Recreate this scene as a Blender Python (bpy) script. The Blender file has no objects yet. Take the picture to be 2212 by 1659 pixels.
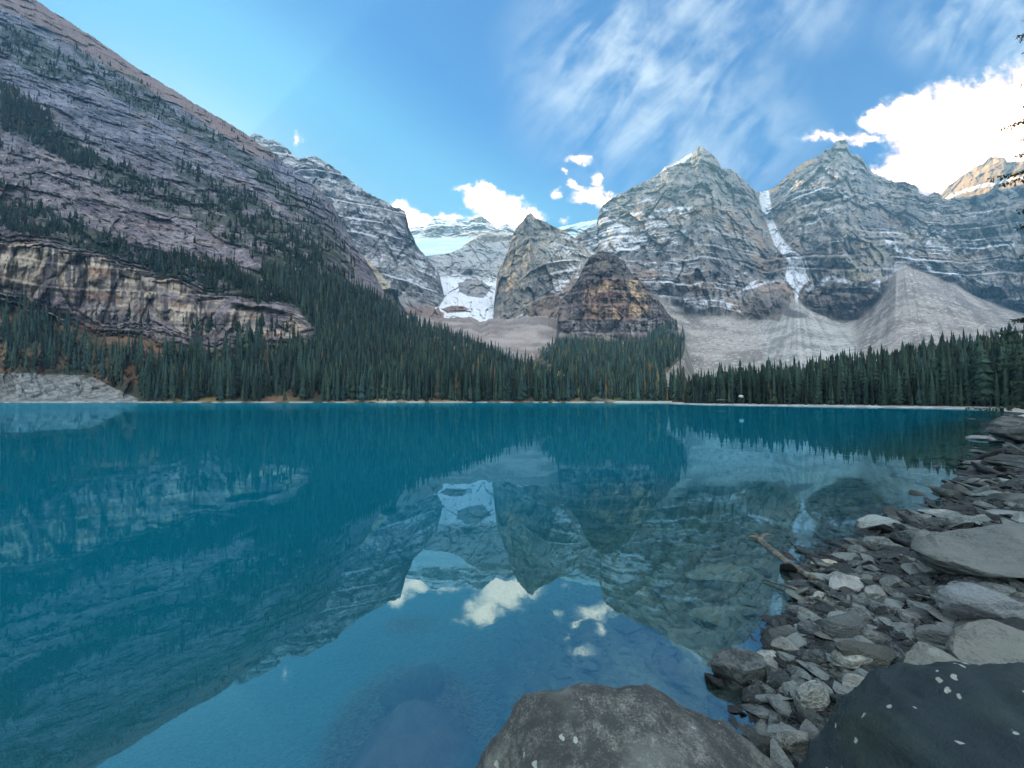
import bpy, bmesh, math, random, time
import numpy as np
from mathutils import Vector
T0 = time.time()
sc = bpy.context.scene
R = math.radians
rng = np.random.default_rng(7)
random.seed(7)

# ------------------------------------------------------------------ camera
CAM_H = 2.2
FPX = 831.0; CX = 1106.0; CY = 829.5; HOR = 862.9
PITCH = math.atan((HOR-CY)/FPX)
cam = bpy.data.cameras.new('camera'); camo = bpy.data.objects.new('camera', cam)
sc.collection.objects.link(camo); sc.camera = camo
cam.sensor_width = 36.0; cam.lens = FPX/2212.0*36.0
cam.clip_start = 0.05; cam.clip_end = 60000
camo.location = (0, 0, CAM_H); camo.rotation_euler = (R(90)+PITCH, 0, 0)

# ------------------------------------------------------------------ light
SUN_AZ = R(-42); SUN_EL = R(20)          # azimuth from +Y towards +X
SKY_STRENGTH = 0.13
sc.view_settings.view_transform = 'Standard'; sc.view_settings.look = 'None'
sc.view_settings.exposure = 1.80; sc.view_settings.gamma = 1.0
sd = Vector((math.sin(SUN_AZ)*math.cos(SUN_EL), math.cos(SUN_AZ)*math.cos(SUN_EL), math.sin(SUN_EL)))
sl = bpy.data.lights.new('sun', 'SUN'); sl.energy = 5.0; sl.angle = R(0.5); sl.color = (1.0, 0.74, 0.42)
slo = bpy.data.objects.new('sun', sl); sc.collection.objects.link(slo)
slo.rotation_euler = sd.to_track_quat('Z', 'Y').to_euler(); slo.location = (0, 0, 50)

class NT:
    """small node-graph helper"""
    def __init__(s, tree): s.t = tree; tree.nodes.clear()
    def n(s, typ, inp=None, **kw):
        nd = s.t.nodes.new(typ)
        for k, v in kw.items(): setattr(nd, k, v)
        if inp:
            for k, v in inp.items(): s.set(nd.inputs[k], v)
        return nd
    def set(s, sock, v):
        if isinstance(v, bpy.types.NodeSocket): s.t.links.new(v, sock)
        elif isinstance(v, bpy.types.Node): s.t.links.new(v.outputs[0], sock)
        else: sock.default_value = v
    def m(s, op, a, b=None, c=None, clamp=False):
        nd = s.t.nodes.new('ShaderNodeMath'); nd.operation = op; nd.use_clamp = clamp
        s.set(nd.inputs[0], a)
        if b is not None: s.set(nd.inputs[1], b)
        if c is not None: s.set(nd.inputs[2], c)
        return nd.outputs[0]
    def sm(s, v, lo, hi, a=0.0, b=1.0):
        nd = s.t.nodes.new('ShaderNodeMapRange'); nd.interpolation_type = 'SMOOTHSTEP'
        s.set(nd.inputs[0], v)
        for i, q in ((1, lo), (2, hi), (3, a), (4, b)): s.set(nd.inputs[i], q)
        return nd.outputs[0]
    def noise(s, vec, scale, detail=4, rough=0.5, w=None, dist=0.0, out=0):
        nd = s.t.nodes.new('ShaderNodeTexNoise'); nd.inputs['Scale'].default_value = scale
        nd.inputs['Detail'].default_value = detail; nd.inputs['Roughness'].default_value = rough
        nd.inputs['Distortion'].default_value = dist
        if vec is not None: s.set(nd.inputs['Vector'], vec)
        return nd.outputs[out]
    def mix(s, f, a, b, blend='MIX'):
        nd = s.t.nodes.new('ShaderNodeMix'); nd.data_type = 'RGBA'; nd.blend_type = blend; nd.clamp_factor = True
        s.set(nd.inputs[0], f); s.set(nd.inputs[6], a); s.set(nd.inputs[7], b)
        return nd.outputs[2]
    def vm(s, op, a, b=None):
        nd = s.t.nodes.new('ShaderNodeVectorMath'); nd.operation = op
        s.set(nd.inputs[0], a)
        if b is not None: s.set(nd.inputs[1], b)
        return nd.outputs[0]

def ab(px, py):
    """image direction -> (X/Y, Z/Y) of a world direction"""
    px = np.asarray(px, float); py = np.asarray(py, float)
    u = (CY-py)/FPX
    Y = math.cos(PITCH) - u*math.sin(PITCH); Z = math.sin(PITCH) + u*math.cos(PITCH)
    return (px-CX)/FPX/Y, Z/Y

# ------------------------------------------------------------------ sky and clouds (all at infinity, by world direction)
wd = bpy.data.worlds.new('World'); sc.world = wd; wd.use_nodes = True
g = NT(wd.node_tree)
sky = g.n('ShaderNodeTexSky', sky_type='NISHITA', sun_disc=False, sun_elevation=SUN_EL, sun_rotation=SUN_AZ,
          altitude=1900, air_density=1.0, dust_density=0.6, ozone_density=1.8)
tc = g.n('ShaderNodeTexCoord').outputs['Generated']
sep = g.n('ShaderNodeSeparateXYZ', {0: tc})
ysafe = g.m('MAXIMUM', sep.outputs[1], 0.05)
ca = g.m('DIVIDE', sep.outputs[0], ysafe); cb = g.m('DIVIDE', sep.outputs[2], ysafe)
front = g.sm(sep.outputs[1], 0.05, 0.2)
uv = g.n('ShaderNodeCombineXYZ', {0: ca, 1: cb, 2: 0.0}).outputs[0]
w1 = g.n('ShaderNodeTexNoise', {'Vector': uv, 'Scale': 16.0, 'Detail': 6.0, 'Roughness': 0.65})
wv = g.vm('SUBTRACT', w1.outputs['Color'], (0.5, 0.5, 0.5))
wv = g.vm('MULTIPLY', wv, (0.085, 0.075, 0.0))
uvw = g.vm('ADD', uv, wv)
CUM = [(1045,425,38,32),(1085,458,58,36),(1122,470,50,30),(1003,411,24,6),(1060,490,55,34),(1022,440,22,16),
       (868,452,36,20),(900,474,42,20),(955,468,42,9),(900,500,60,24),(985,466,16,8),
       (1250,345,26,10),(1218,368,7,7),(1290,388,11,20),(1275,425,44,18),(1245,405,15,8),(1206,418,11,8),
       (1310,434,28,18),(1240,395,10,8),
       (2130,262,165,98),(1995,268,100,72),(1905,262,52,30),(2005,360,100,58),(1800,292,58,9),(2120,380,160,90),
       (2330,250,220,150),(1925,395,60,40),(1870,300,40,10),(643,306,5,13),(1216,478,9,5)]
field = None
for (x, y, rx, ry) in CUM:
    a, b = ab(x, y)
    d = g.vm('SUBTRACT', uvw, (float(a), float(b), 0))
    d = g.vm('MULTIPLY', d, (FPX/rx, FPX/ry, 0))
    ln = g.n('ShaderNodeVectorMath', {0: d}, operation='LENGTH').outputs['Value']
    e = g.m('MULTIPLY', g.m('SUBTRACT', 1.0, ln), min(1.0, min(rx, ry)/26.0))
    field = e if field is None else g.m('MAXIMUM', field, e)
n2 = g.noise(uv, 22.0, 8, 0.66)
field2 = g.m('ADD', field, g.m('MULTIPLY', g.m('SUBTRACT', n2, 0.5), 0.85))
cum = g.m('MULTIPLY', g.sm(field2, -0.20, 0.36), front)
# thin high streaks, drawn out along one wind direction
mp = g.n('ShaderNodeMapping', {0: uv}, vector_type='TEXTURE'); mp.inputs['Rotation'].default_value = (0, 0, R(50)); mp.inputs['Scale'].default_value = (0.9, 0.30, 1)
s1 = g.noise(mp.outputs[0], 2.1, 8, 0.60, dist=0.5)
s2 = g.noise(uv, 2.6, 5, 0.55, dist=0.3)
s3 = g.noise(mp.outputs[0], 3.6, 7, 0.56, dist=0.7)
st = g.m('ADD', g.m('MULTIPLY', s1, 0.36), g.m('ADD', g.m('MULTIPLY', g.noise(uv, 7.0, 7, 0.6, dist=.3), 0.30), g.m('MULTIPLY', s3, 0.42)))
def reg(x, y, rx, ry, lo=1.0, hi=0.25):
    a, b = ab(x, y)
    d = g.vm('MULTIPLY', g.vm('SUBTRACT', uv, (float(a), float(b), 0)), (FPX/rx, FPX/ry, 0))
    ln = g.n('ShaderNodeVectorMath', {0: d}, operation='LENGTH').outputs['Value']
    return g.sm(ln, lo, hi)
rgn = g.m('MAXIMUM', g.m('MAXIMUM', reg(1400, 150, 400, 380), g.m('MULTIPLY', reg(1520, 300, 330, 190), 0.85)),
          g.m('MAXIMUM', reg(2160, 60, 330, 170), g.m('MULTIPLY', reg(1650, 20, 300, 160), 0.6)))
cir = g.m('MULTIPLY', g.sm(st, 0.43, 0.70), g.m('MULTIPLY', rgn, front))
cir = g.m('MULTIPLY', cir, 0.80)
# Nishita brightness keyed to the deep, contrasty blue of the photograph
lum = g.n('ShaderNodeSeparateColor', {0: sky.outputs[0]}).outputs[1]
skyc = g.mix(g.sm(lum, 1.0, 1.9), (0.0, 0.27, 1.08, 1), (0.0, 0.44, 1.50, 1))
skyc = g.mix(g.sm(lum, 1.7, 2.45), skyc, (0.28, 1.12, 1.98, 1))
skyc = g.mix(g.sm(lum, 2.3, 4.2), skyc, (1.25, 1.95, 2.3, 1))
c1 = g.mix(cir, skyc, (2.1, 2.3, 2.5, 1))
shade = g.sm(g.m('ADD', field2, g.m('MULTIPLY', g.noise(uv, 14.0, 6, 0.6), 0.5)), 0.1, 0.9)
cc = g.mix(shade, (3.0, 3.0, 3.0, 1), (17.5, 9.4, 6.4, 1))
c2 = g.mix(cum, c1, cc)
# unseen bright cloud added behind the camera and overhead as neutral fill light
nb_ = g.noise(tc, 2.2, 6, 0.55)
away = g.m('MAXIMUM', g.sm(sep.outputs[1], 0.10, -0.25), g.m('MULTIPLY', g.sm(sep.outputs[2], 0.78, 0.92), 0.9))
fill_deck = g.m('MULTIPLY', g.m('MULTIPLY', away, g.sm(nb_, 0.30, 0.55)), g.sm(sep.outputs[2], 0.0, 0.12))
c2 = g.mix(fill_deck, c2, (6.8, 7.0, 7.2, 1))
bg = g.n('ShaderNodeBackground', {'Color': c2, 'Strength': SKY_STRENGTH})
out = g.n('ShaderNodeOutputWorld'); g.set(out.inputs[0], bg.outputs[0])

sc.cycles.max_bounces = 6; sc.cycles.diffuse_bounces = 2; sc.cycles.glossy_bounces = 3
sc.cycles.transparent_max_bounces = 12; sc.cycles.volume_bounces = 0
sc.cycles.use_denoising = True
sc.cycles.caustics_reflective = False; sc.cycles.caustics_refractive = False

# ------------------------------------------------------------------ helpers
def pt(px, py, Y):
    a, b = ab(px, py)
    Y = np.asarray(Y, float)
    return np.stack([a*Y, Y+0*a, CAM_H+b*Y], -1)
def pyof(a, b):
    Zc = -math.sin(PITCH)+b*math.cos(PITCH); Yc = math.cos(PITCH)+b*math.sin(PITCH)
    return CX+a/Yc*FPX, CY-Zc/Yc*FPX
def rowpix(P):
    """world point -> photograph position (for sorting by size only)"""
    a = P[..., 0]/P[..., 1]; b = (P[..., 2]-CAM_H)/P[..., 1]
    Yc = math.cos(PITCH)+b*math.sin(PITCH); Zc = -math.sin(PITCH)+b*math.cos(PITCH)
    return CX+a/Yc*FPX, CY-Zc/Yc*FPX

def _hash(i, j, k, seed):
    with np.errstate(over='ignore'):
        h = i.astype(np.uint32)*np.uint32(374761393) + j.astype(np.uint32)*np.uint32(668265263) \
            + k.astype(np.uint32)*np.uint32(2147483647 & 0x5bd1e995) + np.uint32(seed*2654435761 % 4294967296)
        h = (h ^ (h >> np.uint32(13)))*np.uint32(1274126177)
        h = h ^ (h >> np.uint32(16))
        h = h*np.uint32(2246822519); h = h ^ (h >> np.uint32(13))
    return (h & np.uint32(0xffffff)).astype(np.float32)/np.float32(0xffffff)
def vnoise(x, y, z, seed=0):
    shp = np.broadcast(x, y, z).shape
    x = np.broadcast_to(x, shp).ravel().astype(np.float64); y = np.broadcast_to(y, shp).ravel().astype(np.float64); z = np.broadcast_to(z, shp).ravel().astype(np.float64)
    i = np.floor(x); j = np.floor(y); k = np.floor(z)
    fx = (x-i).astype(np.float32); fy = (y-j).astype(np.float32); fz = (z-k).astype(np.float32)
    i = i.astype(np.int64); j = j.astype(np.int64); k = k.astype(np.int64)
    fx = fx*fx*fx*(fx*(fx*6-15)+10); fy = fy*fy*fy*(fy*(fy*6-15)+10); fz = fz*fz*fz*(fz*(fz*6-15)+10)
    r = 0
    for di in (0, 1):
        wx = fx if di else 1-fx
        for dj in (0, 1):
            wy = fy if dj else 1-fy
            for dk in (0, 1):
                r = r + wx*wy*(fz if dk else 1-fz)*_hash(i+di, j+dj, k+dk, seed)
    return r.reshape(shp)*2-1
def fbm(x, y, z, oct=5, seed=0, gain=0.5, ridged=False):
    a = 1.0; s = 0; t = 0; f = 1.0
    for o in range(oct):
        v = vnoise(x*f+o*17.3, y*f-o*9.1, z*f+o*4.7, seed+o)
        if ridged: v = 1-2*np.abs(v)
        s = s+a*v; t += a; a *= gain; f *= 2.03
    return s/t
def facet(u, v, seed, edge=0.0):
    """angular blocks: every cell of a jittered lattice carries its own tilted plane"""
    u = np.asarray(u, float); v = np.asarray(v, float)
    iu = np.floor(u).astype(np.int64); iv = np.floor(v).astype(np.int64); z = np.zeros_like(iu)
    best = np.full(u.shape, 1e9); sec = np.full(u.shape, 1e9); val = np.zeros(u.shape)
    for a in (-1, 0, 1):
        for b in (-1, 0, 1):
            ci, cj = iu+a, iv+b
            h1 = _hash(ci, cj, z, seed); h2 = _hash(ci, cj, z, seed+1); h3 = _hash(ci, cj, z, seed+2); h4 = _hash(ci, cj, z, seed+3)
            dx = u-(ci+h1); dy = v-(cj+h2); d = dx*dx+dy*dy
            pl = (h3-.5)*1.4+dx*(h4-.5)*2.0+dy*(h1*h3*4-1.0)*.8
            m = d < best
            sec = np.where(m, best, np.minimum(sec, d)); val = np.where(m, pl, val); best = np.where(m, d, best)
    return val-edge*np.clip(1-(np.sqrt(sec)-np.sqrt(best))*4, 0, 1)
def sstep(v, lo, hi):
    t = np.clip((v-lo)/(hi-lo), 0, 1); return t*t*(3-2*t)
def interp(px, pts, j):
    pts = sorted(pts); return np.interp(px, [p[0] for p in pts], [p[j] for p in pts])
def inpoly(x, y, poly):
    r = np.zeros(x.shape, bool); n = len(poly)
    for i in range(n):
        x0, y0 = poly[i]; x1, y1 = poly[(i+1) % n]
        if y0 == y1: continue
        c = ((y0 > y) != (y1 > y)) & (x < (x1-x0)*(y-y0)/(y1-y0)+x0)
        r ^= c
    return r
def dline(x, y, line):
    d = np.full(x.shape, 1e9)
    for (x0, y0), (x1, y1) in zip(line[:-1], line[1:]):
        dx, dy = x1-x0, y1-y0
        t = np.clip(((x-x0)*dx+(y-y0)*dy)/(dx*dx+dy*dy), 0, 1)
        d = np.minimum(d, np.hypot(x-x0-t*dx, y-y0-t*dy))
    return d

def mesh_np(name, V, F, mat=None, col=None, smooth=False, parent=None, attr='col', link=True):
    """V (n,3), F (m,k) with one face size"""
    me = bpy.data.meshes.new(name)
    V = np.ascontiguousarray(V, np.float32); F = np.ascontiguousarray(F, np.int32)
    k = F.shape[1]
    me.vertices.add(len(V)); me.vertices.foreach_set('co', V.ravel())
    me.loops.add(F.size); me.loops.foreach_set('vertex_index', F.ravel())
    me.polygons.add(len(F)); me.polygons.foreach_set('loop_start', np.arange(0, F.size, k, dtype=np.int32))
    me.polygons.foreach_set('loop_total', np.full(len(F), k, np.int32))
    me.update(calc_edges=True)
    if smooth: me.polygons.foreach_set('use_smooth', np.ones(len(F), bool))
    if col is not None:
        at = me.color_attributes.new(attr, 'FLOAT_COLOR', 'POINT')
        c = np.ones((len(V), 4), np.float32); c[:, :3] = col
        at.data.foreach_set('color', c.ravel())
    if mat: me.materials.append(mat)
    if not link: return me
    o = bpy.data.objects.new(name, me); sc.collection.objects.link(o)
    if parent: o.parent = parent
    return o
def tag(o, label=None, cat=None, group=None, kind=None):
    if label: o['label'] = label
    if cat: o['category'] = cat
    if group: o['group'] = group
    if kind: o['kind'] = kind
    return o
def gridF(nr, nc):
    i = np.arange(nr*nc).reshape(nr, nc)
    return np.stack([i[:-1, :-1].ravel(), i[:-1, 1:].ravel(), i[1:, 1:].ravel(), i[1:, :-1].ravel()], -1)
def gnormal(P):
    du = np.gradient(P, axis=1); dv = np.gradient(P, axis=0)
    n = np.cross(du, dv); n /= np.linalg.norm(n, axis=-1, keepdims=True)+1e-9
    return n
def lerp(a, b, t):
    return a*(1-t)+b*t
def C(*v): return np.array(v, float)
def over(col, c, m):
    m = np.clip(m, 0, 1)[..., None]; return col*(1-m)+np.asarray(c)*m

# ------------------------------------------------------------------ materials
def mat(name):
    m = bpy.data.materials.new(name); m.use_nodes = True
    return m, NT(m.node_tree)
def terrain_mat(name, sc1, bump, rough=0.95, var=0.35, bdist=1.0):
    m, t = mat(name)
    c = t.n('ShaderNodeVertexColor', layer_name='col').outputs[0]
    co = t.n('ShaderNodeNewGeometry').outputs['Position']
    nz = t.noise(co, sc1, 6, 0.65)
    n2 = t.noise(t.vm('MULTIPLY', co, (1.0, 1.0, 0.25)), sc1*2.3, 4, 0.6)
    f = t.m('ADD', t.m('MULTIPLY', t.m('SUBTRACT', nz, 0.5), var*2), t.m('MULTIPLY', t.m('SUBTRACT', n2, 0.5), var*1.4))
    f = t.m('MAXIMUM', t.m('ADD', f, 1.0), 0.25)
    c2 = t.mix(1.0, c, t.n('ShaderNodeCombineXYZ', {0: f, 1: f, 2: f}).outputs[0], 'MULTIPLY')
    b = t.n('ShaderNodeBump', {'Height': t.m('ADD', nz, n2), 'Strength': bump, 'Distance': bdist})
    p = t.n('ShaderNodeBsdfPrincipled', {'Base Color': c2, 'Roughness': rough, 'Normal': b.outputs[0], 'Specular IOR Level': 0.15})
    o = t.n('ShaderNodeOutputMaterial'); t.set(o.inputs[0], p.outputs[0])
    return m
M_mtn = terrain_mat('mountain_rock', 0.10, 0.8, bdist=8.0, var=.55)
M_near = terrain_mat('slope_rock', 0.34, 0.8, bdist=3.0, var=.6)

# ------------------------------------------------------------------ mountain layers
LAY = {}
def layer(name, px, curves, rows, relief, colour, mt, label, jit=1.2, seed=1, back=(60, 0.55), cat=None, wet=False):
    """px: column positions. curves: bottom to top, each list of (px, py, depth Y).
    The surface passes through every curve and falls away behind the last."""
    nc = len(px)
    cy = [interp(px, c, 1) for c in curves]; cY = [interp(px, c, 2) for c in curves]
    if wet: cy[0] = pyof(0*px, (-2.5-CAM_H)/cY[0])[1]
    rj = (fbm(px*0.035, 0*px, 0*px+seed, 5, seed, 0.62))*jit*2.2-np.abs(fbm(px*0.16, 0*px, 0*px+seed, 3, seed+1, 0.6))*jit*2.0
    cy[-1] = cy[-1]+rj
    for k in range(len(cy)-2, -1, -1): cy[k] = np.maximum(cy[k], cy[k+1]+0.3)
    pys, Ys = [], []
    for k in range(len(curves)-1):
        A = pt(px, cy[k], cY[k]); B = pt(px, cy[k+1], cY[k+1])
        n = rows[k]
        for r in range(n + (1 if k == len(curves)-2 else 0)):
            py = lerp(cy[k], cy[k+1], r/n)
            _, mb = ab(px, py)
            Az = A[:, 2]-CAM_H; dz = B[:, 2]-A[:, 2]; dY = B[:, 1]-A[:, 1]
            den = dz-mb*dY; den = np.where(np.abs(den) < 1e-6, 1e-6, den)
            u = np.clip((mb*A[:, 1]-Az)/den, 0, 1)
            u = np.where(np.abs(cy[k]-cy[k+1]) < 1.0, r/n, u)
            pys.append(py); Ys.append(A[:, 1]+u*dY)
    PY = np.array(pys); YY = np.array(Ys); PX = np.broadcast_to(px, PY.shape).copy()
    P0 = pt(PX, PY, YY)
    if relief is not None:
        YY = np.maximum(YY+relief(P0, PX, PY), 30)
    P = pt(PX, PY, YY)
    N = gnormal(P)
    if np.mean(N[..., 1]) > 0: N = -N
    col = colour(P, N, PX, PY)
    LAY[name] = dict(px=px, PY=PY, P=P, N=N)
    # back side
    bP = []; last = P[-1]
    for q in range(1, 7):
        b = last.copy(); b[:, 1] += back[0]*q; b[:, 2] = last[:, 2]-back[0]*q*back[1]*1.2-5
        b[:, 2] = np.maximum(b[:, 2], -20); bP.append(b)
    V = np.concatenate([P, np.array(bP)], 0)
    cl = np.concatenate([col, np.repeat(col[-1:], 6, 0)], 0)
    nr = V.shape[0]
    o = mesh_np(name, V.reshape(-1, 3), gridF(nr, nc), mt, np.clip(cl, 0, 1).reshape(-1, 3), smooth=True)
    tag(o, label, cat, kind='structure')
    return o
def sample(lay, px, py):
    L = LAY[lay]; c = int(np.clip(np.searchsorted(L['px'], px), 1, len(L['px'])-1))
    colp = L['PY'][:, c]
    if py > colp[0] or py < colp[-1]: return None
    r = int(np.searchsorted(-colp, -py)); r = min(max(r, 0), len(colp)-1)
    return L['P'][r, c]

def terr(z, h, k=0.6):
    """staircase minus ramp, in units of h"""
    q = z/h; f = q-np.floor(q)
    return (np.floor(q)+sstep(f, k, 1.0)-q)

# ---- noise palettes
def rockcol(P, base, alt, seed, sf=0.02, strat=12.0, tilt=(0.0, 0.0), S=1800.0):
    x, y, z = P[..., 0], P[..., 1], P[..., 2]
    x = x/y*S; y = y*.3
    n = fbm(x*sf, y*sf, z*sf, 5, seed)
    zz = z+tilt[0]*x+tilt[1]*y+6*vnoise(x*0.01, y*0.01, z*0.01, seed+3)
    s = vnoise(x*0.004, y*0.004, zz/strat, seed+5)*0.6+vnoise(x*0.01, y*0.01, zz/strat*2.7, seed+6)*0.4
    v = vnoise(x*0.09, y*0.02, z*0.012, seed+8)*0.6+vnoise(x*0.23, y*0.05, z*0.03, seed+9)*0.4   # upright water streaks
    t = np.clip(0.5+0.36*s+0.62*n+0.30*v, 0, 1)[..., None]
    c = np.asarray(base)*(1-t)+np.asarray(alt)*t
    return c*np.clip(1+0.22*v+0.2*s, 0.5, 1.6)[..., None]

# ======== 1: the big slope along the lake's left side
A2 = 140
pxL = np.concatenate([np.linspace(-2300, -30, 110), np.arange(-26, 1330, 1.6)])
off = []
for X, Y, Z in ((-1430, 330, 1250), (-1400, 480, 1230), (-1370, 620, 1200)):
    x, y = pyof(X/Y, (Z-CAM_H)/Y); off.append((x, y, Y))
ridge1 = off+[(-100,-108,1020),(0,-46,1000),(77,0,985),(134,38,965),(201,80,950),(268,127,940),(335,171,925),(402,214,915),(469,251,905),(542,298,890),
          (569,318,880),(619,355,865),(656,382,855),(696,418,840),(716,439,830),(730,468,820),(745,492,815),(762,520,805),(790,562,790),(812,600,780),(838,648,770),
          (870,682,760),(930,706,745),(1000,726,720),(1060,748,700),(1110,772,670),(1160,800,630),(1200,822,580),(1240,840,520),(1290,853,470),(1330,860,430)]
shore1 = [(-2300,878,60),(-1200,877.0,120),(-400,873.6,200),(0,871.6,255),(300,871.2,262),(700,870.8,268),(960,870.8,268),(1200,870.6,262),(1330,870.5,262)]
scree1 = [(-2300,862,80),(-1200,860,140),(-400,820,225),(0,806,290),(120,808,300),(210,818,305),(260,845,285),(300,858,278),(700,860,282),(790,854,284),(850,828,300),(930,828,302),(960,834,300),(985,857,285),(1200,862,276),(1330,864.5,275)]
base1 = [(-2300,500,150),(-400,690,300),(0,655,345),(250,712,355),(450,748,360),(600,752,370),(660,742,380),(760,760,385),(960,800,370),(1100,830,360),(1240,853,330),(1330,862.5,320)]
top1 = [(-2300,200,170),(-400,440,325),(0,512,372),(100,525,376),(250,562,392),(350,596,400),(450,640,390),(560,662,400),(660,690,410),(760,735,430),(960,782,440),(1100,818,430),(1240,849,400),(1330,861.4,380)]
def relief1(P, PX, PY):
    x, y, z = P[..., 0], P[..., 1], P[..., 2]
    top = interp(PX[0], top1, 1)[None]; bot = interp(PX[0], base1, 1)[None]
    cl = sstep(PY, top-12, top+8)*(1-sstep(PY, bot-5, bot+15))*(1-sstep(PX, 640, 720))
    w = fbm(x*0.006, y*0.006, z*0.006, 4, 31)
    jag = 16*fbm(PX*0.018, PY*0.02, 0*PX, 5, 5)
    cl = sstep(PY+jag, top-26, top+14)*(1-sstep(PY+jag*1.4, bot-24, bot+14))*(1-sstep(PX+jag*2, 600, 690))
    r = 26*w
    rd = fbm(x*0.02, y*0.02, z*0.008, 5, 41, 0.55, True)
    r = r-8*rd
    wz = 9*vnoise(x*0.012, y*0.012, 0*z, 3)
    zz = z+0.05*x-0.05*y+wz+5*vnoise(0*x, 0*x, z*.07, 4)
    sl = x/y*(560-180*cl)+6*vnoise(x*.03, y*.03, z*.03, 6)
    m = sstep(fbm(sl*.008, 0*x, zz*.02, 3, 7), -.2, .3)
    fan_ = (1-sstep(PX, 200, 330))*sstep(PY, interp(PX[0], scree1, 1)[None]-6, interp(PX[0], scree1, 1)[None]+4)
    st = terr(zz, 7, 0.7)*3*(.2+m)+terr(zz+3, 23, 0.78)*9*m
    r = r+st*(0.55-0.25*cl)*(1-fan_)
    r = r-(1-cl)*(7*facet(sl/45, (zz+.3*sl)/30, 51, .1)+3*facet(sl/18, (zz+.3*sl)/12, 55, .1)+1.2*facet(sl/7, (zz+.3*sl)/5, 59, .1))
    r = r-cl*(7*facet(sl/30, z/60, 61, .7)+2.6*facet(sl/11, z/30, 65, .6)+.8*facet(sl/5, z/12, 69, .5))+cl*terr(zz+3, 16, .85)*5
    r = r+2.0*fbm(x*0.12, y*0.12, z*0.12, 3, 77)
    ramp = sstep(P[..., 2], 0.5, 12)*(1-0.8*sstep(PX, 650, 900)*(1-sstep(P[..., 2], 100, 220)))
    return r*ramp
def colour1(P, N, PX, PY):
    x, y, z = P[..., 0], P[..., 1], P[..., 2]
    hi_ = .6*sstep(z, 180, 560)[..., None]  # blue of the haze painted into the rock colour, stronger higher up
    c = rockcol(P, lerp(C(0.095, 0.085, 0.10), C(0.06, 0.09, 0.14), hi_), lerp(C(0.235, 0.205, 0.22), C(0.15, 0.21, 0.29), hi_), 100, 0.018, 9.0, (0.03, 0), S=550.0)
    pn = fbm(x*0.03, y*0.03, z*0.03, 4, 120)
    c = over(c, C(0.20, 0.15, 0.125), sstep(pn, 0.10, 0.5)*0.5)
    sb = facet(x/y*560/4.5, z/3.2, 91)
    sb = sb+.8*facet(x/y*560/2.2, z/1.7, 92)
    c = c*np.clip(1+.30*sb, .4, 1.7)[..., None]             # reddish turf
    top = interp(PX[0], top1, 1)[None]; bot = interp(PX[0], base1, 1)[None]
    wob = 16*fbm(PX*0.018, PY*0.02, 0*PX, 5, 5)
    cl = sstep(PY+wob, top-3, top+4)*(1-sstep(PY+wob, bot-6, bot+4))*(1-sstep(PX, 645, 690))
    frag = sstep(fbm(PX*.022, PY*.05, 0*PX, 4, 17), -.35-.2*(PX < 330), .15)
    cl = cl*(1-(1-frag)*sstep(PX, 150, 520)*.95)*(1-.8*(1-sstep(fbm(PX*.03, PY*.06, 0*PX, 4, 18), -.3, .1))*sstep((PY-top)/(bot-top+1e-3), .45, .8))
    upper = cl*(1-sstep((PY-top)/(bot-top+1e-3), 0.66, 0.80))
    zz = z+0.05*x-0.05*y+5*vnoise(x*0.02, y*0.02, 0*z, 3)
    tan = lerp(C(0.38, 0.31, 0.24), C(0.60, 0.53, 0.42), np.clip(0.5+0.9*fbm(x*0.025, y*0.01, z*0.03, 4, 9), 0, 1)[..., None])
    tan = over(tan, C(0.34, 0.19, 0.12), sstep(vnoise(x*0.03, y*.03, zz*0.08, 14), 0.2, 0.6)*0.7)
    lin = vnoise(x*0.01, y*0.01, zz*0.42, 15)
    tan = tan*(1-0.45*sstep(lin, 0.2, 0.5))[..., None]
    c = over(c, tan, cl*np.clip(0.45+0.65*upper+0.5*pn-0.25*sstep(PX, 350, 640), 0, 1))
    # dark water stains down the wall
    sb2 = facet(x/y*380/7, z/15, 95)
    c = over(c, C(.10,.085,.10), cl*sstep(sb2, .15, .5)*.75)
    xa = x/y*380; stn = 1.0*vnoise(xa*0.20, 0*y, z*0.024, 33)+1.0*vnoise(xa*0.50, 0*y, z*0.05, 34)+0.5*vnoise(xa*0.02, 0*y, z*0.02, 36)
    c = over(c, C(0.06, 0.055, 0.07), cl*sstep(stn, 0.30, 0.65)*0.85)
    low = cl*(1-upper)
    c = over(c, C(0.075, 0.065, 0.09), low*sstep(vnoise(x*0.02, y*0.02, zz*0.13, 37)+0.3*stn, -0.1, 0.4)*0.8)
    # broken pale blocks on the slope
    sp = fbm(x*0.10, y*0.10, z*0.22, 4, 55)
    c = over(c, C(0.40, 0.35, 0.30), (1-cl)*sstep(sp, 0.30, 0.5)*0.65)
    c = over(c, C(0.055, 0.05, 0.065), (1-cl)*sstep(-sp, 0.26, 0.48)*0.8)
    # smooth scree high at the left
    pl = inpoly(PX+wob, PY+wob, [(-500,-800),(-200,-260),(77,-10),(340,160),(640,360),(540,330),(420,250),(330,205),(240,150),(120,70),(0,20),(-500,-200)])
    c = over(c, C(0.22, 0.165, 0.15)*np.clip(1+.2*pn, .6, 1.4)[..., None], pl*0.85)
    # turf and scrub under trees
    for pol in GREEN1:
        mk = inpoly(PX+wob*1.4, PY+wob, pol)
        c = over(c, C(0.035, 0.055, 0.035), mk*sstep(fbm(x*.06, y*.06, z*.06, 3, 66), -0.45, 0.1)*0.75)
    # foot of slope
    ft = sstep(PY, interp(PX[0], base1, 1)[None]-4, interp(PX[0], base1, 1)[None]+12)
    c = over(c, lerp(C(0.055, 0.06, 0.035), C(0.17, 0.095, 0.05), sstep(fbm(x*.05, y*.05, z*.09, 4, 67), -.25, .4)[..., None]), ft*0.85)
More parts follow.
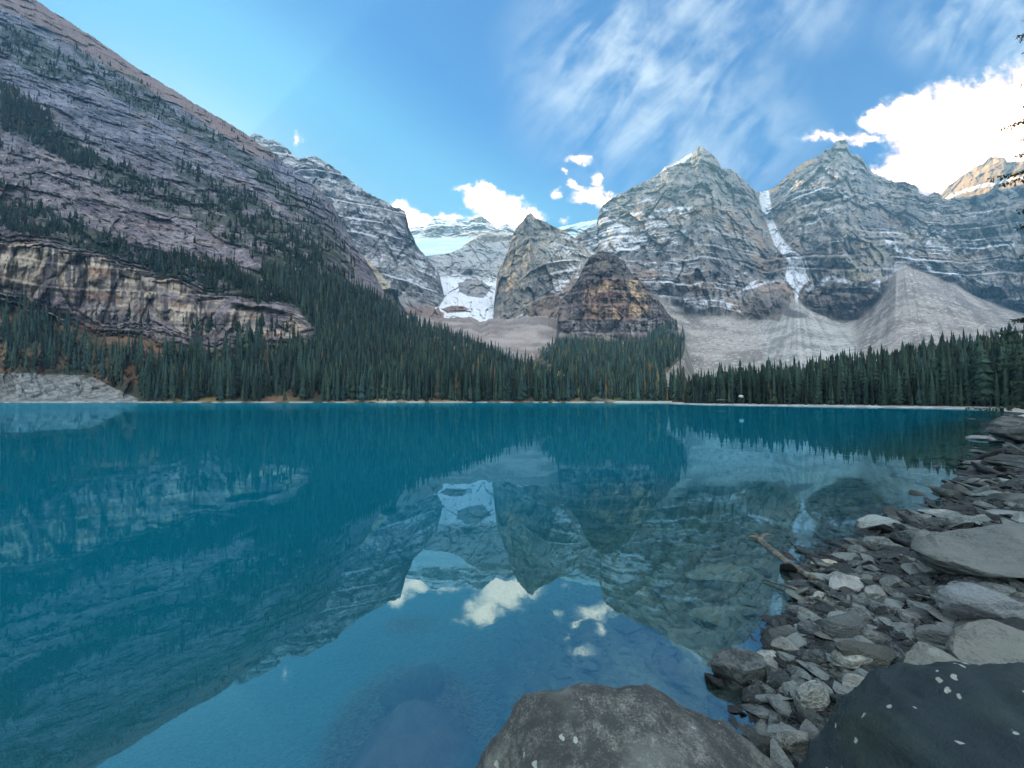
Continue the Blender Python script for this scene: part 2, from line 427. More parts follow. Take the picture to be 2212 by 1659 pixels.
    f2 = inpoly(PX+wob*0.6, PY+wob*0.3, [(-600,800),(0,806),(120,808),(205,816),(245,838),(300,862),(300,880),(-600,880)])
    gr = lerp(C(0.12, 0.13, 0.13), C(0.30, 0.31, 0.30), sstep(fbm(x*0.35, y*0.35, z*0.5, 3, 68), -0.5, 0.5)[..., None])
    c = over(c, gr, f2)
    f3 = inpoly(PX, PY+wob*0.4, [(790,862),(820,832),(870,822),(940,826),(965,836),(985,862),(1010,868),(760,868)])
    c = over(c, lerp(C(.30,.24,.17), C(.50,.46,.38), sstep(fbm(x*.15, y*.15, z*.2, 3, 69), -.4, .4)[..., None]), f3)
    for ln, wdt, cc_ in (([(905,700),(935,750),(960,800)], 5, C(.36,.33,.28)), ([(700,700),(760,735)], 3, C(.3,.25,.2))):
        c = over(c, cc_, (1-sstep(dline(PX+wob*.6, PY, ln), wdt*.5, wdt))*0.9)
    gold = sstep(PY, 855, 862)*(1-sstep(PY, 866.5, 868))*sstep(PX, 290, 340)*sstep(vnoise(x*0.05, y*0.05, 0*z, 70), -0.2, 0.3)
    c = over(c, C(0.27, 0.20, 0.08), gold*0.7)
    c = over(c, C(0.50, 0.48, 0.43), sstep(PY, 866.8, 868.6)*sstep(vnoise(x*.3, y*.3, 0*z, 71), -.6, .2))
    return c
GREEN1 = [
 [(0,40),(60,60),(130,110),(190,150),(160,180),(90,170),(0,120)],
 [(150,95),(230,140),(300,170),(380,240),(470,290),(560,350),(650,425),(720,500),(770,560),(760,600),(700,540),(600,430),(480,330),(380,280),(300,240),(220,190)],
 [(0,180),(40,200),(110,250),(130,300),(220,350),(180,370),(90,320),(0,280)],
 [(90,250),(200,330),(330,390),(420,420),(520,470),(640,540),(700,600),(600,600),(520,540),(420,480),(300,440),(200,390)],
 [(350,340),(450,375),(560,430),(660,500),(760,600),(820,660),(720,650),(620,560),(500,470),(400,400)],
 [(0,440),(90,450),(180,480),(260,520),(330,560),(380,590),(250,560),(120,520),(0,500)],
 [(300,545),(420,560),(500,580),(560,600),(640,660),(560,655),(440,630),(330,590)],
 [(420,560),(520,570),(620,590),(720,600),(800,640),(880,690),(1000,740),(1120,790),(1240,850),(1240,870),(300,870),(380,760),(520,740),(690,720),(640,670),(560,640),(480,610)],
 [(0,650),(110,690),(230,730),(330,760),(420,790),(420,868),(300,868),(250,840),(120,806),(0,806)],
]
layer('mountain_slope', pxL, [shore1, scree1, base1, top1, ridge1], [26, 70, 90, 330], relief1, colour1, M_near,
      'steep purple grey mountainside with a tan cliff band along the left lakeshore', jit=1.6, seed=3, wet=True, cat='mountainside')

# ======== 2: snowy peak behind the slope
px2 = np.arange(500, 990, 1.5)
ridge2 = [(500,330,2050),(525,306,2000),(545,290,1980),(556,289,1975),(569,298,1970),(580,305,1965),(592,302,1960),(606,312,1950),(623,325,1940),(640,342,1930),(649,345,1900),(662,341,1890),(680,339,1880),(695,347,1870),
          (710,355,1860),(740,378,1840),(785,411,1820),(833,437,1800),(850,448,1800),(866,452,1800),(876,459,1800),(883,493,1810),(900,533,1820),(918,554,1830),(948,589,1850),(957,626,1850),(962,664,1850),(990,690,1850)]
base2 = [(500,600,1300),(700,640,1300),(820,690,1320),(900,700,1350),(960,700,1400),(990,702,1450)]
mid2 = [(500,480,1600),(700,500,1600),(760,560,1560),(830,600,1540),(900,650,1560),(950,668,1650),(990,698,1700)]
LEDGE = {}
def reliefM(seed, amp=1.0, sh=26, tl=(0.0, 0.0), ribs=0.006, S=1800.0):
    def f(P, PX, PY):
        x, y, z = P[..., 0], P[..., 1], P[..., 2]
        x = x/y*S; y = y*.25
        wx = 60*fbm(x*.006, y*.006, z*.008, 3, seed+50); wz = 50*fbm(x*.007, y*.007, z*.007, 3, seed+51)
        r = -80*fbm((x+wx)*ribs, y*ribs*.4, (z+wz)*ribs*0.5, 4, seed, 0.5, True)
        xx = x+wx*.5+.12*z; zw = z+wz*.5
        r = r-46*facet(xx/120, zw/230, seed+20, .15)-24*facet(xx/46+3, zw/105, seed+30, .12)-11*facet(xx/19+7, zw/40, seed+40, .1)-5*facet(xx/8+5, zw/13, seed+44, .1)
        zz = z+tl[0]*x+tl[1]*y+34*fbm(x*0.004, y*0.004, z*.003, 4, seed+7)
        zz = zz+sh*1.5*vnoise(0*x, 0*x, zz/sh*0.4, seed+6)
        m1 = sstep(fbm(x*0.007, y*.007, zz*0.03, 4, seed+9), -0.05, 0.3)
        m2 = sstep(fbm(x*0.004, y*.004, zz*0.006, 3, seed+10), -0.15, 0.25)
        r = r+terr(zz, sh, 0.7)*sh*0.42*m1+terr(zz+7, sh*4.3, 0.86)*sh*1.8*m2
        qf = zz/sh-np.floor(zz/sh); q2 = (zz+7)/(sh*4.3); q2 = q2-np.floor(q2)
        LEDGE['v'] = m1*sstep(qf, .66, .80)*(1-sstep(qf, .93, 1.0))+m2*sstep(q2, .84, .88)*(1-sstep(q2, .97, 1.0))
        return r*amp
    return f
def snowmask(P, N, seed, lo, hi, nf=0.02):
    x, y, z = P[..., 0], P[..., 1], P[..., 2]
    n = fbm(x*nf, y*nf, z*nf*1.6, 5, seed, 0.6)
    return sstep(N[..., 2]+0.40*n, lo, hi)
def colour2(P, N, PX, PY):
    c = rockcol(P, (0.15, 0.155, 0.17), (0.34, 0.33, 0.31), 200, 0.008, 26, (0.1, 0))
    d = sstep(PY, 560, 470)*sstep(PX, 640, 700)
    wob = 14*fbm(PX*0.02, PY*0.02, 0*PX, 4, 25)
    sn = snowmask(P, N, 210, 0.62, 0.80, 0.03)
    up = 1-sstep(PY+wob-(PX-700)*0.55, 500, 560)
    sn = np.maximum(sn*.8, LEDGE['v']*sstep(fbm(P[..., 0]*.01, P[..., 1]*.01, P[..., 2]*.02, 4, 211), -.05, .25)*.85)
    c = over(c, C(0.70, 0.75, 0.80), sn*np.clip(up, 0.05, 1)*0.8)
    tn = inpoly(PX+wob*.5, PY+wob, [(770,550),(800,565),(840,610),(850,650),(838,660),(790,600)])
    c = over(c, C(0.50, 0.43, 0.30), tn*0.8)
    ft = sstep(PY+wob*.6, 655, 675)
    c = over(c, C(0.27, 0.19, 0.155), ft)
    return c
layer('snowy_mountain', px2, [base2, mid2, ridge2], [80, 190], reliefM(61, 0.8, 22, (0.10, 0)), colour2, M_mtn,
      'grey mountain dusted with snow rising behind the wooded left slope', jit=1.6, seed=5, cat='mountain')

# ======== 3: distant glacier peaks
px3 = np.arange(855, 1310, 1.4)
ridge3 = [(855,500,3444),(885,493,3444),(915,489,3403),(925,482,3362),(937,474,3362),(948,472,3362),(963,476,3362),(985,474,3362),(992,477,3362),(1011,478,3362),(1022,472,3321),(1033,470,3321),(1041,468,3321),
          (1055,478,3321),(1074,493,3362),(1080,490,3362),(1085,487,3362),(1094,482,3362),(1103,489,3362),(1115,496,3362),(1180,500,3362),(1206,492,3300),(1240,484,3200),(1290,475,3150),(1310,474,3150)]
g3b = [(855,560,2700),(930,552,2700),(1000,545,2700),(1060,535,2700),(1120,530,2700),(1310,530,2650)]
g3t = [(855,518,3000),(950,516,3000),(1000,518,3000),(1060,512,3000),(1120,512,3000),(1310,500,2900)]
def relief3(P, PX, PY):
    return reliefM(71, 1.3, 40, (0.0, 0.02))(P, PX, PY)*(1-sstep(PY, 505, 518))+6*fbm(P[..., 0]*.01, P[..., 1]*.01, P[..., 2]*.01, 3, 9)
def colour3(P, N, PX, PY):
    c = rockcol(P, (0.24, 0.23, 0.23), (0.42, 0.36, 0.30), 300, 0.006, 40, (0.0, 0.02))
    wob = 6*fbm(PX*0.03, PY*0.05, 0*PX, 4, 26)
    c = over(c, C(0.85, 0.88, 0.9), snowmask(P, N, 310, 0.12, 0.5, 0.012)*0.9)
    c = over(c, C(0.86, 0.88, 0.9), inpoly(PX+wob, PY+wob, [(966,470),(984,470),(975,510),(950,520)])*0.9)
    c = over(c, C(0.48, 0.36, 0.24), inpoly(PX, PY+wob*.4, [(1000,505),(1060,500),(1120,500),(1120,516),(1000,520)])*0.6)
    gl = sstep(PY+wob, 508, 516)
    ice = lerp(C(0.55, 0.74, 0.78), C(0.75, 0.86, 0.88), sstep(fbm(P[..., 0]*.006, P[..., 1]*.002, P[..., 2]*.03, 4, 27), -.3, .4)[..., None])
    c = over(c, ice, gl*(PX < 1020+wob*2))
    c = over(c, C(0.80, 0.86, 0.90), gl*(PX >= 1020+wob*2)*.9)
    c = over(c, ice, PX > 1190)
    return c
layer('glacier_mountain', px3, [g3b, g3t, ridge3], [60, 90], relief3, colour3, M_mtn,
      'far pale snow covered summits with a blue green glacier below them', jit=1.0, seed=8, cat='mountain')

# ======== 3b: headwall below the glacier and the snow basin
px4 = np.arange(880, 1180, 1.4)
ridge4 = [(880,560,2500),(905,552,2500),(918,556,2500),(935,552,2500),(950,549,2500),(975,546,2500),(990,540,2500),(998,536,2500),(1010,531,2520),(1030,527,2540),(1060,525,2560),(1100,522,2560),(1180,520,2600)]
cb4 = [(880,640,2100),(950,610,2150),(975,600,2200),(1010,608,2200),(1060,625,2150),(1180,640,2100)]
bb4 = [(880,700,1500),(940,690,1500),(1000,692,1500),(1040,697,1480),(1090,690,1480),(1180,690,1480)]
def colour4(P, N, PX, PY):
    wob = 10*fbm(PX*0.03, PY*0.04, 0*PX, 4, 28)
    c = rockcol(P, (0.15, 0.155, 0.17), (0.33, 0.31, 0.28), 400, 0.01, 30)
    c = over(c, C(0.44, 0.35, 0.22), sstep(fbm(PX*.02, PY*.06, 0*PX, 4, 41), 0.1, 0.5)*sstep(PY, 560, 575)*(1-sstep(PY, 590, 640))*0.7)
    c = over(c, C(0.84, 0.88, 0.92), snowmask(P, N, 410, 0.36, 0.58)*np.clip(0.25+sstep(PY+wob, 585, 620), 0, 1))
    basin = inpoly(PX+wob, PY+wob*.5, [(950,600),(975,598),(985,625),(1010,650),(1040,655),(1065,615),(1080,600),(1080,690),(1040,697),(1010,690),(940,680),(960,665),(950,640)])
    gr = fbm(PX*.06, PY*.12, 0*PX, 4, 42)
    c = over(c, C(0.80, 0.84, 0.88), basin*sstep(gr, -0.35, 0.10)*0.9)
    isl = inpoly(PX+wob*.2, PY+wob*.2, [(953,668),(975,660),(1000,661),(1012,668),(1000,675),(965,676)])
    c = over(c, C(0.27, 0.19, 0.16), isl)
    isl = inpoly(PX+wob*.4, PY+wob*.4, [(990,612),(1030,600),(1060,620),(1045,645),(1010,640),(992,630)])
    c = over(c, rockcol(P, (0.12, .12, .13), (.28, .24, .2), 402, .012, 20), isl*0.85)
    return c
layer('headwall', px4, [bb4, cb4, ridge4], [80, 90], reliefM(81, 0.75, 26), colour4, M_mtn,
      'dark cliff wall under the glacier with a snow filled basin at its foot', jit=1.2, seed=12, cat='cliff')
# upper ledge snow of the headwall sits on the layer behind it; its second step
px4b = np.arange(985, 1140, 1.4)
layer('rock_step', px4b, [[(985,560,2680),(1140,548,2680)], [(985,546,2680),(1000,532,2680),(1010,524,2680),(1030,514,2680),(1060,511,2680),(1100,508,2680),(1140,506,2680)]], [40],
      reliefM(85, 0.5, 20), lambda P, N, PX, PY: over(over(rockcol(P, (.16,.16,.17), (.45,.35,.25), 420, .01, 20), C(.86,.88,.9), sstep(PY+4*fbm(PX*.05, PY*.05, 0*PX, 3, 2), 528-(PX-1030)*.1, 532-(PX-1030)*.1)*0.9), C(.8,.84,.88), snowmask(P, N, 421, .3, .6)*.6), M_mtn,
      'banded rock step with a snow shelf left of the central tower', jit=0.9, seed=15, cat='rock ledge')

# ======== 4: the central tower
px5 = np.arange(1050, 1330, 1.3)
ridge5 = [(1050,690,1650),(1066,668,1660),(1069,640,1670),(1071,622,1680),(1075,589,1700),(1084,570,1700),(1092,556,1700),(1099,535,1700),(1105,515,1700),(1115,493,1700),(1122,484,1700),(1129,478,1700),(1134,470,1700),(1139,464,1700),(1146,459,1700),(1151,463,1700),(1155,469,1700),(1163,473,1700),
          (1181,480,1700),(1200,491,1705),(1215,496,1710),(1233,508,1715),(1248,520,1720),(1262,536,1730),(1290,560,1750),(1330,600,1780)]
base5 = [(1050,692,1500),(1090,692,1400),(1120,696,1360),(1160,702,1320),(1240,710,1290),(1330,710,1350)]
def colour5(P, N, PX, PY):
    wob = 8*fbm(PX*0.03, PY*0.04, 0*PX, 4, 29)
    c = rockcol(P, (0.13, 0.135, 0.14), (0.33, 0.295, 0.24), 500, 0.012, 22, (-0.35, 0))
    c = over(c, C(0.36, 0.29, 0.19), sstep(fbm(P[..., 0]*.012, P[..., 1]*.012, P[..., 2]*.02, 4, 51), 0.15, 0.5)*sstep(PY, 520, 560)*0.5)
    c = over(c, C(0.82, 0.86, 0.9), snowmask(P, N, 510, 0.58, 0.72)*0.6*sstep(PX, 1150, 1230))
    sc_ = inpoly(PX+wob*.4, PY+wob*.4, [(1090,700),(1140,668),(1180,640),(1240,590),(1262,600),(1250,720)])
    c = over(c, lerp(C(.27,.21,.17), C(.72,.75,.78), sstep(fbm(PX*.04+PY*.03, PY*.10-PX*.02, 0*PX, 4, 52), 0.1, .4)[..., None]), sc_)
    return c
layer('rock_tower', px5, [base5, ridge5], [190], reliefM(91, 0.75, 20, (-0.35, 0)), colour5, M_mtn,
      'pointed dark rock tower standing at the centre between the two snow basins', jit=1.0, seed=18, cat='rock tower')

# ======== 5: the long range on the right, two big peaks and their scree
px6 = np.arange(1237, 2420, 1.5)
ridge6 = [(1180,560,1950),(1240,515,2050),(1262,500,2100),(1275,492,2100),(1290,480,2100),(1291.5,476,2100),(1293,459,2100),(1303,443,2100),(1326,426,2080),(1340,418,2080),(1355,413,2080),(1392,394,2060),(1420,378,2050),(1440,366,2040),(1462,357,2030),(1478,350,2020),
          (1489,341,2010),(1502,326,2000),(1508,317,2000),(1515,315,2000),(1520,319,2000),(1525,324,2000),(1541,337,2010),(1548,344,2010),(1552,352,2010),(1558,365,2020),(1570,366,2030),(1582,369,2040),(1600,382,2050),(1619,400,2080),(1634,415,2130),(1645,417,2300),
          (1656,415,2420),(1672,406,2380),(1686,392,2330),(1700,381,2280),(1719,362,2210),(1737,349,2150),(1752,344,2110),(1763,338,2075),(1775,330,2050),(1786,322,2050),(1794,321,2050),(1800,321,2050),(1802,311,2050),(1813,304,2050),(1822,303,2050),(1830,305,2050),(1834,322,2050),
          (1839,335,2050),(1852,335,2050),(1860,342,2050),(1867,350,2050),(1875,363,2060),(1886,374,2060),(1900,380,2060),(1912,384,2070),(1919,391,2070),(1926,388,2070),(1934,395,2070),(1949,391,2070),(1963,395,2070),(1975,400,2070),(1982,404,2070),(1985,417,2070),(2004,424,2060),
          (2012,418,2060),(2019,415,2060),(2030,419,2060),(2037,432,2050),(2090,424,2000),(2140,416,1950),(2180,406,1900),(2212,398,1880),(2300,380,1800),(2420,370,1700)]
talT = [(1180,640,1500),(1240,640,1500),(1300,650,1450),(1400,650,1380),(1450,662,1350),(1500,680,1340),(1560,683,1340),(1600,690,1350),(1660,690,1360),(1700,668,1400),(1722,648,1430),(1750,670,1400),(1800,690,1370),(1850,690,1350),(1880,664,1365),(1910,626,1400),(1935,585,1470),(1958,572,1500),(1975,580,1490),
        (2000,590,1460),(2060,612,1420),(2110,640,1380),(2160,660,1330),(2212,676,1280),(2300,700,1200),(2420,730,1100)]
talB = [(1180,868,1000),(1300,868,950),(1440,868,820),(1500,864,760),(1600,850,720),(1800,812,680),(2000,780,640),(2212,740,600),(2420,720,560)]
def relief6(P, PX, PY):
    tt = interp(PX[0], talT, 1)[None]
    k = 1-sstep(PY+8*fbm(PX*.03, PY*.03, 0*PX, 4, 102), tt-22, tt+4)
    r = reliefM(101, 1.0, 24, (0.06, 0), 0.0045)(P, PX, PY)*k
    # the gully that splits the two peaks, and the buttress right of it
    gx = np.interp(PY, [415, 470, 540, 600, 650], [1645, 1660, 1690, 1722, 1722])
    r = r+55*np.exp(-((PX-gx)/30)**2)*k
    r = r+60*np.exp(-((PX-np.interp(PY, [380, 600], [1905, 1945]))/24)**2)*k
    x, y, z = P[..., 0], P[..., 1], P[..., 2]
    r = r+(1-k)*(14*fbm(x*.006, y*.006, 0*z, 4, 103)+3*fbm(x*.05, y*.05, z*.05, 3, 104))
    # scree cones
    r = r-(1-k)*(9*np.exp(-((PX-1722)/90)**2)+13*np.exp(-((PX-np.interp(PY, [560, 800], [1945, 1990]))/120)**2))
    return r
def colour6(P, N, PX, PY):
    x, y, z = P[..., 0], P[..., 1], P[..., 2]
    wob = 14*fbm(PX*0.02, PY*0.025, 0*PX, 5, 129)
    w2 = 6*fbm(PX*0.05, PY*0.06, 0*PX, 4, 130)
    c = rockcol(P, (0.12, 0.125, 0.14), (0.34, 0.305, 0.265), 600, 0.01, 24, (0.06, 0))
    br = sstep(fbm(x*.006, y*.006, z*.012, 4, 611), 0.05, 0.4)
    c = over(c, C(0.36, 0.26, 0.19), br*0.75*sstep(PY, 400, 480))
    c = over(c, C(0.34, 0.30, 0.20), sstep(fbm(x*.008, y*.008, z*.01, 4, 612), 0.1, 0.4)*0.55*sstep(PX, 1780, 1860)*(1-sstep(PX, 1960, 2000)))
    c = over(c, C(0.10, 0.125, 0.11), 0.4*sstep(PX, 1930, 2000)*sstep(fbm(x*.01, y*.01, z*.01, 4, 613), -0.2, 0.3))
    # snow on the ledges, thicker where the photograph has it
    den = 0.10+0*PX
    for (mx, my, rx, ry, w) in ((1370,500,110,70,.34),(1400,600,120,60,.14),(1560,480,90,90,.10),(1780,420,90,70,.30),(1700,400,60,30,.1),(1620,600,120,70,.16),(1990,560,110,90,.22),(2150,540,90,100,.12),
                                (1290,500,50,40,.25),(1230,590,40,50,.15),(1520,640,70,25,.2),(1900,620,90,30,.25)):
        den = den+w*np.exp(-((PX-mx)/rx)**2-((PY-my)/ry)**2)
    sn = snowmask(P, N, 620, 0.72, 0.86, 0.014)*0
    nn = fbm(x*.012, y*.012, z*.022, 5, 621, 0.62)
    fine = fbm(x*.05, y*.05, z*.16, 4, 622, 0.6)
    led = LEDGE['v']
    sn = np.maximum(sstep(N[..., 2]*.55+0.55*nn+0.40*fine+den*1.1, 0.86, 1.02), led*sstep(nn+.5*fine+den*1.5, 0.30, .6)*.8)
    c = over(c, C(0.70, 0.75, 0.81), sn*0.80)
    # snow veins
    veins = [([(1290,560),(1350,540),(1420,520),(1480,500)],3),([(1300,478),(1380,462),(1440,450),(1500,452)],4),([(1310,492),(1380,476),(1470,462)],2.5),([(1450,660),(1475,672),(1510,664),(1545,655),(1575,662)],7),
             ([(1560,650),(1600,625),(1640,600),(1670,590)],3.5),([(1600,625),(1660,612)],3),([(1700,505),(1750,480),(1800,460)],2.5),([(1745,625),(1800,598),(1850,618),(1900,630)],6),
             ([(1740,570),(1790,560)],4),([(1925,520),(1960,560),(2010,580),(2070,600),(2130,640),(2212,670)],6),([(1960,545),(2010,520),(2050,500)],4),([(1880,600),(1930,640)],4),([(1240,560),(1270,540),(1300,560)],5)]
    for ln, wd_ in veins:
        d = dline(PX+wob*0.9, PY+w2*1.2, ln)
        c = over(c, C(0.80, 0.84, 0.90), (1-sstep(d, wd_*.5, wd_*1.4))*sstep(fbm(PX*.05, PY*.09, 0*PX, 4, 640), -.3, .15)*0.85)
    # orange sunlight painted into rock colour on the shoulder left of the second peak
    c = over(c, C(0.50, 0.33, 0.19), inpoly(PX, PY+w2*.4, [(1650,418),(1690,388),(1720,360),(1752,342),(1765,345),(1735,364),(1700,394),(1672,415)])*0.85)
    # couloir of snow
    yk = [412, 440, 470, 500, 530, 550, 568, 590, 605, 622, 645, 658]
    cl_ = np.interp(PY, yk, [1640,1643,1650,1662,1673,1690,1704,1699,1694,1711,1716,1719]); cr_ = np.interp(PY, yk, [1659,1664,1669,1681,1700,1727,1738,1741,1748,1731,1723,1721])
    mm_ = np.minimum(PX+w2*.45-cl_, cr_-(PX+w2*.45))
    cou = sstep(mm_, -1.2, 1.0)*(PY > 412)*(PY < 660)
    c = over(c, C(0.84, 0.88, 0.93)*(1-0.12*sstep(fbm(PX*.3, PY*.05, 0*PX, 3, 650), 0, .5))[..., None], cou*0.96)
    # scree
    tt = interp(PX[0], talT, 1)[None]
    sm_ = sstep(PY+w2*1.6+wob*.5, tt-9, tt+7)
    # fall-line streaks fanning out of the cone tips
    def fan(ax, ay):
        th = np.arctan2(PX-ax, PY-ay+30); return th
    t1 = fan(1722, 640); t2 = fan(1945, 540)
    s1 = fbm(t1*22, PY*.008, 0*PX, 5, 660, .7)*2.2; s2_ = fbm(t2*20, PY*.008, 0*PX, 5, 661, .7)*2.2
    gry = lerp(C(.25,.24,.22), C(.49,.47,.43), sstep(s1*.6+fbm(x*.02, y*.02, 0*x, 4, 662), -.8, .8)[..., None])
    pur = lerp(C(.20,.175,.155), C(.40,.355,.315), sstep(s2_*.6+fbm(x*.02, y*.02, 0*x, 4, 663), -.8, .8)[..., None])
    mk = sstep(PX+wob, 1835, 1870)*sstep(PY, 500, 560)
    scr = over(gry, pur, mk)
    mk = (1-sstep(PX+wob-(PY-640)*0.3, 1600, 1625))
    scr = over(scr, lerp(C(.21,.185,.16), C(.41,.37,.325), sstep(vnoise(x*.02, y*.02, 0*x, 664), -.7, .7)[..., None]), mk*.8)
    c = over(c, scr, sm_)
    c = over(c, C(.60,.59,.56), sm_*sstep(fbm(x*.15, y*.15, 0*x, 3, 665), .30, .5)*.7)
    c = over(c, C(.13,.13,.125), sm_*sstep(fbm(x*.11+9, y*.11, 0*x, 3, 667), .34, .5)*.7)
    rk = inpoly(PX+w2*.6, PY+w2*.6, [(1685,671),(1700,664),(1735,676),(1745,686),(1720,688),(1695,682)])
    c = over(c, C(.12,.11,.115), rk*.85)
    # cliff faces sticking out of the scree
    for pol in ([(1590,660),(1640,636),(1690,620),(1712,650),(1690,690),(1650,690),(1600,680)], [(1738,650),(1760,618),(1810,612),(1880,620),(1910,640),(1870,690),(1820,698),(1770,685)]):
        mk = inpoly(PX+wob*.7, PY+w2, pol)
        c = over(c, rockcol(P, (0.10, .095, .10), (.27, .215, .17), 670, .02, 14), mk*.92)
    gn = inpoly(PX+wob*.5, PY+w2*.6, [(2090,615),(2150,635),(2212,650),(2420,690),(2420,720),(2212,676),(2150,655),(2110,640)])
    c = over(c, C(.06,.08,.05), gn*sstep(vnoise(x*.05, y*.05, 0*x, 671), -.5, .2)*.9)
    grn = sstep(PY+wob*.8, 800, 840)*(1-sstep(PX, 1480, 1560))
    c = over(c, C(.13, .10, .06), grn*.6*sstep(vnoise(x*.03, y*.03, 0*x, 672), -.3, .3))
    return c
layer('mountain_range', px6, [talB, talT, ridge6], [130, 260], relief6, colour6, M_mtn,
      'high grey range with two snow streaked peaks, a white gully and fans of scree', jit=1.9, seed=22, cat='mountain range')

# ======== 6: the farther summits that still catch the sun
px7 = np.arange(2015, 2500, 1.6)
ridge7 = [(x, y, np.interp(x, [2015, 2036, 2130, 2212, 2500], [3200, 3080, 2700, 2430, 2000])) for x, y in ((2015,450),(2036,424),(2049,402),(2063,393),(2075,382),(2089,372),(2108,361),(2126,354),(2138,341),(2152,339),(2171,341),(2176,350),(2189,350),(2200,352),(2212,350),(2300,330),(2500,360))]
base7 = [(2015,470,2950),(2040,470,2800),(2130,460,2420),(2212,450,2150),(2500,430,1800)]
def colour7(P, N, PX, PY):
    c = rockcol(P, (0.21, 0.145, 0.075), (0.37, 0.26, 0.14), 700, 0.01, 22, (-0.25, 0))  # warm gold of the low sun put into the rock colour too
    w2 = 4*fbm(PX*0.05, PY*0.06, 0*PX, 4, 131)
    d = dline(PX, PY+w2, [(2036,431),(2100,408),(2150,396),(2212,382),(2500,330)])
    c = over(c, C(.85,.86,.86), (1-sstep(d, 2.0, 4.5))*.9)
    return c
def relief7(P, PX, PY):
    return reliefM(111, 0.45, 22, (-0.25, 0))(P, PX, PY)
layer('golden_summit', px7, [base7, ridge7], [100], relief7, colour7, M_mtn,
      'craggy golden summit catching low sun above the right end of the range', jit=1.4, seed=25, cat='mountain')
px8 = np.arange(1395, 1520, 1.5)
layer('hidden_summit', px8, [[(1395,410,2500),(1520,400,2500)], [(1395,398,2700),(1414,384,2700),(1426,374,2700),(1436,360,2700),(1443,358,2700),(1452,352,2700),(1462,346,2700),(1475,343,2700),(1486,334,2700),(1493,331,2700),(1505,345,2700),(1520,380,2700)]], [60],
      reliefM(121, 0.4, 18), lambda P, N, PX, PY: over(rockcol(P, (.34,.30,.26), (.5,.44,.38), 710, .01, 18), C(.85,.87,.9), sstep(PY, 362-(PX-1440)*.62, 366-(PX-1440)*.62)*.8), M_mtn,
      'small pale summit with a snow shelf peeping from behind the left big peak', jit=1.2, seed=27, cat='mountain')

# ======== 7: the round butte in front
px9 = np.arange(1150, 1500, 1.2)
ridge9 = [(1150,775,1000),(1200,740,1020),(1206,690,1060),(1207,663,1080),(1215,645,1100),(1233,626,1120),(1245,608,1130),(1252,596,1140),(1259,578,1150),(1266,566,1155),(1274,556,1160),(1289,547,1160),(1311,545,1160),(1329,552,1160),(1348,567,1155),(1363,589,1145),(1374,599,1140),(1385,608,1130),
          (1407,633,1110),(1420,646,1100),(1429,656,1090),(1444,678,1070),(1456,690,1050),(1463,700,1040),(1472,714,1020),(1479,727,1000),(1480,745,980),(1470,775,960),(1500,800,900)]
mid9 = [(1150,780,900),(1200,755,980),(1240,730,990),(1300,735,985),(1400,735,975),(1440,725,960),(1480,752,930),(1500,804,890)]
base9 = [(1150,870.2,272),(1210,870.2,262),(1300,870.2,246),(1440,871.5,222),(1480,872.5,215),(1500,873,210)]
lo9 = [(1150,860,320),(1210,859,300),(1300,861.6,300),(1440,862.4,290),(1500,862.4,280)]
def relief9(P, PX, PY):
    x, y, z = P[..., 0], P[..., 1], P[..., 2]
    x = x/y*1050; y = y*.3
    k = 1-sstep(PY, 715, 740)
    r = -30*fbm(x*.012, y*.006, z*.004, 4, 131, .55, True)-12*fbm(x*.05, y*.02, z*.012, 4, 132, .55, True)
    zz = z+4*vnoise(x*.02, y*.02, 0*z, 133)
    r = r+terr(zz, 11, .7)*5*sstep(vnoise(x*.02, y*.02, zz*.05, 136), -.3, .3)+terr(zz, 45, .8)*16
    r = r-16*facet(x/40, z/75, 231, .5)-9*facet(x/16, z/32, 235, .5)-5*facet(x/7, z/12, 239, .5)
    u = (PX-1335)/130
    r = r*k+90*np.clip(u*u, 0, 1.5)*k
    return (r+(1-k)*5*fbm(x*.03, y*.03, 0*z, 3, 134))*sstep(z, 1, 15)
